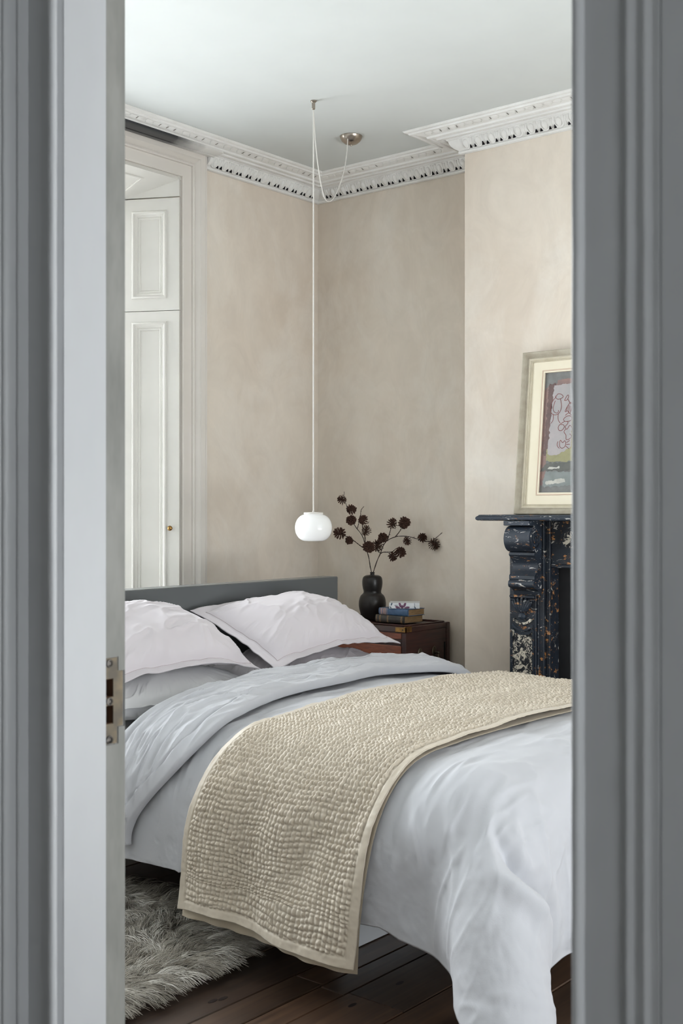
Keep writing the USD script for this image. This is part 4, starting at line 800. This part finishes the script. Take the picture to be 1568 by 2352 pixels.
# ------------------------------------------------------------------ pendant lamp
LX, LY = 3.900, 3.374
lamp = thing('pendant_lamp', 'white opal glass globe pendant hanging low beside the bed', 'lamp')
shade = lathe([(0, 1.1985), (.030, 1.1985)] + [(.030 + .0515 * math.sin(a) ** .9, 1.2575 - .059 * math.cos(a)) for a in np.linspace(.12, math.pi - .25, 30)] + [(.043, 1.3155), (.040, 1.318), (0, 1.318)], 48)
part('glass_shade', place(shade, (LX, LY, 0), (1, 0, 0), (0, 1, 0), (0, 0, 1)), 'opal', lamp, smooth=40)
part('collar', place(lathe([(0, 1.316), (.0415, 1.316), (.0425, 1.318), (.0425, 1.3225), (.0400, 1.3245), (.006, 1.326), (.004, 1.332), (0, 1.332)], 40), (LX, LY, 0), (1, 0, 0), (0, 1, 0), (0, 0, 1)), 'cord_white', lamp, smooth=30)
hz = 3.088
part('cord', tube([(LX, LY, 1.328), (LX, LY, 1.8), (LX + .0005, LY, 2.4), (LX, LY, hz)], .0029, 8), 'cord_white', lamp, smooth=True)
hook = lathe([(0, 3.1295), (.0135, 3.1295), (.0135, 3.126), (.009, 3.122), (.0075, 3.1205), (.0075, 3.094), (.006, 3.092), (0, 3.092)], 24)
part('ceiling_hook', place(hook, (LX, LY, 0), (1, 0, 0), (0, 1, 0), (0, 0, 1)), 'nickel', lamp, smooth=30, label='small nickel ceiling hook')
KX, KY = 4.385, 3.555
swag = [(LX + .0005, LY, hz - .002), (LX + .02, LY + .008, 2.98), (LX + .085, LY + .032, 2.80), (LX + .145, LY + .054, 2.735), (LX + .215, LY + .08, 2.748), (LX + .31, LY + .115, 2.83), (LX + .40, LY + .15, 2.96), (KX - .045, KY - .015, 3.085), (KX - .043, KY - .014, 3.104)]
part('swagged_cord', tube(spline(swag, 60), .0024, 8), 'cord_white', lamp, smooth=True)
part('ceiling_rose', place(lathe([(0, 3.1295), (.0545, 3.1295), (.0548, 3.127), (.0525, 3.120), (.045, 3.107), (.030, 3.095), (.012, 3.0905), (0, 3.090)], 48), (KX, KY, 0), (1, 0, 0), (0, 1, 0), (0, 0, 1)), 'nickel', lamp, smooth=40, label='brushed nickel domed ceiling rose')
part('finial', place(lathe([(0, 3.091), (.005, 3.091), (.0055, 3.087), (.004, 3.083), (0, 3.082)], 16), (KX, KY, 0), (1, 0, 0), (0, 1, 0), (0, 0, 1)), 'nickel', lamp, smooth=30)

# ------------------------------------------------------------------ fireplace
fp = thing('fireplace', 'black mantelpiece stripped to chipped paint, on the chimney breast', 'fireplace')
FYc = (FY0 + FY1) / 2
def both(fn, name, m, parent=None, **k):
    out = []
    for sg in (1, -1):
        q = fn().copy()
        if sg < 0: q.vertices[:, 1] = 2 * FYc - q.vertices[:, 1]; q.invert()
        out.append(part(name, q, m, parent or fp, **k))
    return out
def yz(poly, x0, x1): return place(extrude(poly, x1 - x0), (x1, 0, 0), (0, 1, 0), (0, 0, 1), (1, 0, 0)).apply_translation((x0 - x1, 0, 0))
def xz(poly, y0, y1): return place(extrude(poly, y1 - y0), (0, y1, 0), (1, 0, 0), (0, 0, 1), (0, -1, 0))
# shelf: bull-nosed board with a moulded front edge, its ends returned
SY0, SY1 = 2 * FYc - 2.905, 2.905
shp = [(XB - .001, 1.314), (4.486, 1.314), (4.481, 1.3125), (4.480, 1.3095), (4.477, 1.308), (4.472, 1.304), (4.470, 1.298), (4.472, 1.292), (4.477, 1.2885), (4.490, 1.287), (XB - .001, 1.287)]
sec = []
for x, z in shp:
    ins = x - 4.470; sec += [(x, SY1 - ins, z), (x, SY0 + ins, z)] if x < 4.6 else [(x, SY1 - .016 * (z > 1.3), z), (x, SY0 + .016 * (z > 1.3), z)]
lay = []
for x, z in shp[1:-1]:
    e = x - 4.470; lay.append([(x, SY1 - e, z), (XB - .001, SY1 - e, z), (XB - .001, SY0 + e, z), (x, SY0 + e, z)])
V = np.array(lay).reshape(-1, 3); Fc = []
for k in range(len(lay) - 1):
    for j in range(4):
        a, b = 4 * k + j, 4 * k + (j + 1) % 4; Fc += [(a, b, b + 4), (a, b + 4, a + 4)]
n_ = len(lay) * 4; Fc += [(0, 2, 1), (0, 3, 2), (n_ - 4, n_ - 3, n_ - 2), (n_ - 4, n_ - 2, n_ - 1)]
shm = trimesh.Trimesh(V, Fc, process=False); trimesh.repair.fix_normals(shm)
part('mantel_shelf', shm, 'fire_shelf', fp, smooth=35)
PX = 4.560                                                     # face of the pilasters
part('backing', cut(box(4.640, XB - .001, 2 * FYc - 2.79, 2.79, 0, 1.2865), box(4.5, 4.8, FY0, FY1, -.1, FZ)), 'fire_paint', fp)
both(lambda: rbox(PX, 4.645, 2.645, 2.779, 0, 1.2865, .002), 'pilaster', 'fire_paint')
both(lambda: rbox(PX + .012, 4.645, 2.612, 2.643, 0, 1.2865, .002), 'pilaster_strip', 'fire_paint')
both(lambda: rbox(PX + .028, 4.645, 2.5905, 2.611, 0, 1.2865, .002), 'slip', 'fire_paint')
both(lambda: rbox(PX + .010, PX + .014, 2.6385, 2.6425, .1, 1.28, .001), 'bead', 'fire_shelf')
# corbel: block, scroll drum, hollow, small roll and foot, cut from one side profile
drum = [(4.515 + .053 * math.cos(t), 1.2075 + .057 * math.sin(t)) for t in np.linspace(math.radians(75), math.radians(285), 22)]
cprof = [(4.57, 1.2865), (4.462, 1.2865), (4.462, 1.268), (4.470, 1.266), (4.525, 1.2655)] + drum[1:] + [(4.512, 1.149), (4.508, 1.147), (4.506, 1.136)]
cprof += [(4.510 + .032 * math.sin(t), 1.132 - .086 * t / 3.14) for t in np.linspace(.25, 2.9, 12)] + [(4.509, 1.044), (4.508, 1.030), (4.512, 1.027)]
cprof += [(4.514 + .015 * math.cos(t), 1.0075 + .0165 * math.sin(t)) for t in np.linspace(math.radians(110), math.radians(265), 10)] + [(4.53, .985), (4.547, .975), (4.552, .960), (4.57, .958)]
both(lambda: xz(cprof, 2.622, 2.751), 'corbel', 'fire_shelf', smooth=25)
def volute(y):
    a = np.linspace(0, 4.2 * np.pi, 60); r = .046 * (1 - a / (4.6 * np.pi)); return tube(np.stack([4.518 + r * np.cos(a + 2.2), np.full(60, y), 1.2075 + r * np.sin(a + 2.2)], 1), .0045, 6)
both(lambda: volute(2.622), 'scroll', 'fire_paint', smooth=True)
# carved leaf under the corbel, then a round-headed sunk panel
def leaf():
    out = []
    for k, a in enumerate(np.linspace(-1.1, 1.1, 7)):
        e = trimesh.creation.icosphere(2, 1.); e.vertices *= (.010, .0085, .036 - .007 * abs(a)); R = trimesh.transformations.rotation_matrix(-a * .55, (1, 0, 0)); e.apply_transform(R); e.apply_translation((PX - .004 - .006 * math.cos(a), 2.7115 + .038 * math.sin(a), .905 + .006 * math.cos(a))); out.append(e)
    e = trimesh.creation.icosphere(2, 1.); e.vertices *= (.014, .018, .016); e.apply_translation((PX - .006, 2.7115, .862)); out.append(e); return cat(out)
both(leaf, 'carved_leaf', 'fire_shelf', smooth=True)
def collar(): return cat([rbox(PX - .012, PX + .01, 2.648, 2.776, .942, .956, .004), rbox(PX - .008, PX + .01, 2.650, 2.774, .928, .940, .004)])
both(collar, 'collar_moulding', 'fire_paint')
def arcstrip(r, w, z): 
    t = np.linspace(math.radians(200), math.radians(340), 18); o = [(2.7115 + r * math.cos(a), z + r * .7 * math.sin(a)) for a in t]; i = [(2.7115 + (r - w) * math.cos(a), z + (r - w) * .7 * math.sin(a)) for a in t[::-1]]; return yz(o + i, PX - .007, PX + .002)
both(lambda: arcstrip(.054, .014, .862), 'scallop', 'fire_panel', smooth=30)
both(lambda: arcstrip(.060, .010, .838), 'scallop', 'fire_shelf', smooth=30)
def pan():
    t = np.linspace(math.pi, 2 * math.pi, 14)
    return [(2.660, .16), (2.763, .16)] + [(2.763, .80)] + [(2.7115 + .0515 * math.cos(a), .80 + .022 * math.sin(a)) for a in t[::-1]] + [(2.660, .80)]
both(lambda: yz(Polygon(pan()).buffer(0), PX - .0015, PX + .001), 'sunk_panel', 'fire_panel', smooth=False, label='panel worn down to the pale primer')
both(lambda: yz(Polygon(pan()).buffer(.007).difference(Polygon(pan()).buffer(0)), PX - .007, PX + .001), 'panel_bead', 'fire_paint', smooth=30)
both(lambda: rbox(PX - .012, 4.65, 2.588, 2.792, 0, .14, .004), 'plinth_block', 'fire_paint')
# frieze over the opening with a long round-ended medallion
FR = 2.5895
part('frieze', rbox(PX + .040, 4.645, 2 * FYc - FR, FR, FZ, 1.2865, .002), 'fire_paint', fp)
part('frieze_moulding', rbox(PX + .030, 4.60, 2 * FYc - FR, FR, FZ, FZ + .016, .004), 'fire_shelf', fp)
med = LineString([(2.497, 1.205), (2 * FYc - 2.497, 1.205)]).buffer(.036)
part('medallion', yz(med, PX + .034, PX + .041), 'fire_panel', fp, smooth=30, label='long round-ended medallion worn to pale primer')
part('medallion_bead', yz(med.buffer(.009).difference(med), PX + .030, PX + .041), 'fire_paint', fp, smooth=30)
# cast-iron insert with an arched mouth
t = np.linspace(0, math.pi, 20); arch = [(FYc - .25, 0), (FYc + .25, 0)] + [(FYc + .25 * math.cos(a), .62 + .25 * math.sin(a)) for a in t]
plate = Polygon([(FY0, 0), (FY1, 0), (FY1, FZ), (FY0, FZ)]).difference(Polygon(arch).buffer(0))
part('iron_plate', yz(plate, 4.665, 4.677), 'iron', fp, smooth=30, label='black cast-iron fire insert with an arched opening')
part('arch_bead', yz(Polygon(arch).buffer(.018).difference(Polygon(arch).buffer(.004)), 4.658, 4.667), 'iron', fp, smooth=30)
part('firebox', cat([box(4.677, 4.93, FY0 + .01, FY0 + .03, 0, FZ), box(4.677, 4.93, FY1 - .03, FY1 - .01, 0, FZ), box(4.91, 4.93, FY0 + .01, FY1 - .01, 0, FZ), box(4.677, 4.93, FY0 + .01, FY1 - .01, FZ - .02, FZ - .002)]), 'soot', fp, smooth=False)
part('hearth', rbox(4.25, 4.69, SY0 + .1, SY1 - .1, .0, .022, .004), 'iron', fp)

# ------------------------------------------------------------------ framed picture leaning on the mantel shelf
pw, ph, lean = .64, .735, math.radians(6.2)
pic = thing('framed_picture', 'abstract painting in a worn cream frame leaning on the mantel', 'picture')
PO = np.array([4.578, 2.757, 1.3145]); PXv = np.array([0, -1., 0]); PYv = np.array([math.sin(lean), 0, math.cos(lean)]); PZv = np.cross(PXv, PYv)
pp = lambda m: place(m, PO, PXv, PYv, PZv)
fw = .030; mo = frame_sweep([(0, -.004), (0, .010), (.003, .0115), (.006, .009), (.009, .0115), (.013, .016), (.021, .0225), (.027, .0235), (.030, .021), (.030, -.010), (0, -.010)], pw - 2 * fw, ph - 2 * fw); mo.apply_translation((fw, fw, 0))
part('outer_frame', pp(mo), 'frame_worn', pic, smooth=30, label='worn cream outer moulding')
mo2 = frame_sweep([(0, -.006), (0, .004), (.004, .008), (.007, .006), (.010, .009), (.016, .009), (.016, -.006)], pw - 2 * fw - .032, ph - 2 * fw - .032); mo2.apply_translation((fw + .016, fw + .016, 0))
part('inner_frame', pp(mo2), 'frame_cream', pic, smooth=30)
sx0 = fw + .016; sy0 = fw + .016; slw, slb, slt = .062, .052, .050
slip = Polygon([(sx0, sy0), (pw - sx0, sy0), (pw - sx0, ph - sy0), (sx0, ph - sy0)], [[(sx0 + slw, sy0 + slb), (pw - sx0 - slw, sy0 + slb), (pw - sx0 - slw, ph - sy0 - slt), (sx0 + slw, ph - sy0 - slt)]])
part('slip_mount', pp(extrude(slip, .003).apply_translation((0, 0, -.002))), 'slip_cream', pic, smooth=False)
ax0, ay0, ax1, ay1 = sx0 + slw, sy0 + slb, pw - sx0 - slw, ph - sy0 - slt
bev = frame_sweep([(0, -.008), (0, -.006), (.002, -.002), (.006, .001), (.011, .0035), (.012, .001), (.012, -.004)], ax1 - ax0, ay1 - ay0); bev.apply_translation((ax0, ay0, 0))
part('bevel', pp(bev), 'slip_pink', pic, smooth=30)
part('backboard', pp(box(.004, pw - .004, .004, ph - .004, -.0115, -.0085)), 'frame_cream', pic, smooth=False)
# the painting: flat washes laid on a canvas, and a few line figures
mat('wash_ground', lin(122, 124, 122), lin(104, 102, 100), 14, rough=.6); mat('wash_rose', lin(140, 112, 104), lin(120, 100, 98), 20, rough=.6); mat('wash_lilac', lin(166, 158, 158), lin(154, 152, 152), 16, rough=.6)
mat('wash_ochre', lin(146, 128, 70), lin(160, 146, 92), 18, rough=.6); mat('wash_olive', lin(150, 146, 108), lin(136, 132, 98), 18, rough=.6); mat('wash_dark', lin(84, 86, 82), lin(98, 98, 92), 18, rough=.6); mat('wash_grey', lin(126, 132, 130), lin(110, 116, 114), 16, rough=.6)
mat('wash_white', lin(186, 184, 176), lin(170, 168, 160), 40, rough=.6); mat('wash_brown', lin(104, 82, 78), lin(90, 72, 70), 30, rough=.6); mat('ink_red', lin(122, 66, 60), lin(108, 60, 56), 60, rough=.6); mat('fill_yellow', lin(184, 164, 110), rough=.6)
canvas = part('painting', pp(box(ax0, ax1, ay0, ay1, -.0084, -.0070)), 'wash_ground', pic, smooth=False, label='painting in grey, ochre and lilac with red line figures')
aw, ah = ax1 - ax0, ay1 - ay0
def wash(pts, m, lv, seed, rag=.006):
    q = np.array(pts, float) * (ah, ah) + (ax0, ay0); L = LineString(np.vstack([q, q[:1]])); n = max(int(L.length / .004), 12)
    e = np.array([L.interpolate(k / n, normalized=True).coords[0] for k in range(n)]); w = fbm(np.column_stack([e * 90, np.full(n, seed)]), 3, seed) * rag
    d = np.roll(e, -1, 0) - np.roll(e, 1, 0); d = np.stack([d[:, 1], -d[:, 0]], 1) / (np.linalg.norm(d, axis=1, keepdims=True) + 1e-9); e = e + d * w[:, None] * 2
    g = Polygon(e).buffer(0).intersection(shapely.geometry.box(ax0, ay0, ax1, ay1)); part('wash', pp(extrude(g, .0002).apply_translation((0, 0, -.0070 + lv * .00015))), m, canvas, smooth=False)
R_ = aw / ah
wash([(0, .06), (.045, .06), (.06, .5), (.05, .9), (0, .86)], 'wash_rose', 1, 1); wash([(.10, .88), (.30, .90), (.31, .94), (.12, .935)], 'wash_rose', 1, 2); wash([(.02, .30), (.10, .32), (.105, .91), (.04, .91)], 'wash_brown', 2, 3, .009)
wash([(.07, .27), (R_ - .02, .26), (R_ - .03, .84), (.28, .83), (.26, .5), (.08, .5)], 'wash_ochre', 3, 4, .008); wash([(.05, .26), (.40, .25), (.42, .38), (.05, .36)], 'wash_olive', 4, 5, .008)
wash([(.06, .315), (.14, .305), (.265, .37), (.275, .80), (.245, .90), (.09, .89), (.07, .62)], 'wash_lilac', 5, 6, .006)
wash([(.0, .18), (R_, .19), (R_, .255), (.06, .25)], 'wash_dark', 6, 7, .010); wash([(.03, .05), (R_, .06), (R_, .18), (.05, .17)], 'wash_grey', 6, 8, .010); wash([(.05, .07), (.24, .08), (.23, .115), (.06, .10)], 'wash_white', 7, 9, .008)
wash([(.06, .19), (.18, .20), (.17, .215), (.08, .212)], 'wash_white', 7, 10, .006)
fig = [[(.115, .80), (.15, .815), (.175, .79), (.15, .775), (.115, .78), (.105, .80), (.115, .80)], [(.11, .79), (.075, .75), (.065, .70), (.08, .655), (.125, .645), (.155, .67), (.165, .72), (.15, .775)],
       [(.105, .76), (.09, .71), (.10, .67), (.13, .66), (.14, .68)], [(.09, .65), (.088, .59), (.075, .575)], [(.14, .65), (.148, .59), (.16, .575)],
       [(.19, .76), (.225, .795), (.215, .765), (.19, .76)], [(.22, .77), (.235, .745), (.25, .725)], [(.25, .735), (.215, .70), (.205, .665), (.225, .67), (.235, .65), (.25, .66), (.265, .70), (.275, .715), (.25, .735)], [(.22, .71), (.215, .67)], [(.235, .715), (.235, .66)], [(.25, .71), (.25, .665)], [(.225, .65), (.205, .635)], [(.245, .65), (.262, .632)],
       [(.19, .60), (.215, .625), (.26, .62), (.265, .60), (.24, .585), (.205, .585), (.19, .60)], [(.20, .585), (.165, .565), (.145, .535), (.16, .51), (.19, .52), (.20, .545), (.17, .56)], [(.225, .585), (.23, .565), (.21, .54), (.225, .52), (.25, .55), (.265, .54), (.268, .50)], [(.215, .52), (.205, .49), (.22, .47), (.225, .435), (.245, .435), (.255, .48)],
       [(.165, .40), (.18, .425), (.195, .41), (.21, .425), (.222, .40), (.195, .365), (.165, .40)], [(.15, .42), (.145, .39), (.165, .365)], [(.23, .41), (.255, .425)], [(.23, .395), (.258, .395)], [(.225, .38), (.25, .36)]]
for k, pts in enumerate(fig):
    q = np.array(pts) * ah + (ax0, ay0); q = spline(q, max(len(q) * 6, 8)) if len(q) > 2 else q
    part('line_figure', pp(extrude(LineString(q).buffer(.0013), .0003).apply_translation((0, 0, -.0058))), 'ink_red', canvas, smooth=False)

# ------------------------------------------------------------------ long-pile rug under the near side of the bed
rug = thing('rug', 'shaggy grey faux fur rug on the floorboards beside the bed', 'rug')
rgn = np.random.default_rng(21)
def rug_edge(n=120):
    t = np.linspace(0, 2 * np.pi, n, endpoint=False); cx, cy, a, b = 2.06, 2.885, .62, .455
    return np.stack([cx + a * np.sign(np.cos(t)) * np.abs(np.cos(t)) ** .55, cy + b * np.sign(np.sin(t)) * np.abs(np.sin(t)) ** .55], 1) * 1.0
re = rug_edge(); part('hide', place(extrude(re, .012), (0, 0, .001), (1, 0, 0), (0, 1, 0), (0, 0, 1)), 'rug_hide', rug)
def fur(n_t, per):
    poly = Polygon(re); out = []
    while len(out) < n_t:
        q = rgn.uniform(re.min(0), re.max(0), (4000, 2)); q = q[shapely.contains_xy(poly, q[:, 0], q[:, 1])]; out = list(out) + list(q)
    tuft = np.array(out[:n_t]); N = n_t * per; ti = np.repeat(np.arange(n_t), per)
    root = tuft[ti] + rgn.normal(0, .008, (N, 2)); q3 = np.column_stack([tuft * 3.2, np.zeros(n_t)]); ang = 2 * np.pi * (fbm(q3, 2, 31) * 1.5) - 1.05 + rgn.normal(0, .35, n_t)
    # along the rim the pile falls outwards
    c0 = re.mean(0); dist = np.array([poly.exterior.distance(Point(*t)) for t in tuft]); w = np.clip(1 - dist / .09, 0, 1); g = (tuft - c0) / (.62, .455); g = np.sign(g) * np.abs(g) ** 3; g /= np.linalg.norm(g, axis=1, keepdims=True) + 1e-9
    vx = np.cos(ang) * (1 - w) + g[:, 0] * w * 1.6; vy = np.sin(ang) * (1 - w) + g[:, 1] * w * 1.6; ang = np.arctan2(vy, vx)
    ln = rgn.uniform(.065, .105, n_t)[ti] * rgn.uniform(.75, 1.15, N); lift = np.clip(rgn.normal(.36, .16, n_t), .08, .8)[ti]
    a = ang[ti] + rgn.normal(0, .13, N); D = np.stack([np.cos(a), np.sin(a)], 1)
    cen = np.column_stack([tuft[ti] + D * (ln * .75)[:, None]]); k = 6; s = np.linspace(0, 1, k)
    P = np.zeros((N, k, 3)); hor = (s[None, :] ** 1.25) * ln[:, None]; tip = (cen - root) ; bend = rgn.normal(0, .012, (N, 1)) * s ** 2
    P[..., 0] = root[:, :1] + D[:, :1] * hor + (-D[:, 1:]) * bend + (tuft[ti][:, :1] - root[:, :1]) * .75 * s ** 1.5; P[..., 1] = root[:, 1:] + D[:, 1:] * hor + D[:, :1] * bend + (tuft[ti][:, 1:] - root[:, 1:]) * .75 * s ** 1.5
    P[..., 2] = .012 + ln[:, None] * lift[:, None] * 1.25 * (s - .62 * s ** 2)[None, :] + .012 * np.sin(s * 3)[None, :]
    inb = (P[..., 0] > 2.50) & (P[..., 2] > .27); P[..., 2] = np.maximum(P[..., 2], .004)
    return P.astype(np.float32)
for nm_, m_, (nt_, per_) in (('pile', 'fur', (3600, 15)), ('guard_hair', 'fur_pale', (1500, 9))):
    FP = fur(nt_, per_)
    cv = UsdGeom.BasisCurves.Define(stage, numbered(pth(rug), nm_)); N_, k_ = FP.shape[:2]
    cv.CreateTypeAttr('linear')
    cv.CreatePointsAttr(Vt.Vec3fArray.FromNumpy(FP.reshape(-1, 3))); cv.CreateCurveVertexCountsAttr(Vt.IntArray.FromNumpy(np.full(N_, k_, np.int32)))
    wd = np.tile(np.array([.0016, .0016, .0015, .0013, .0010, .0004], np.float32), N_); cv.CreateWidthsAttr(Vt.FloatArray.FromNumpy(wd)); cv.SetWidthsInterpolation('vertex')
    UsdShade.MaterialBindingAPI.Apply(cv.GetPrim()).Bind(M[m_]); data(cv.GetPrim(), kind='stuff')
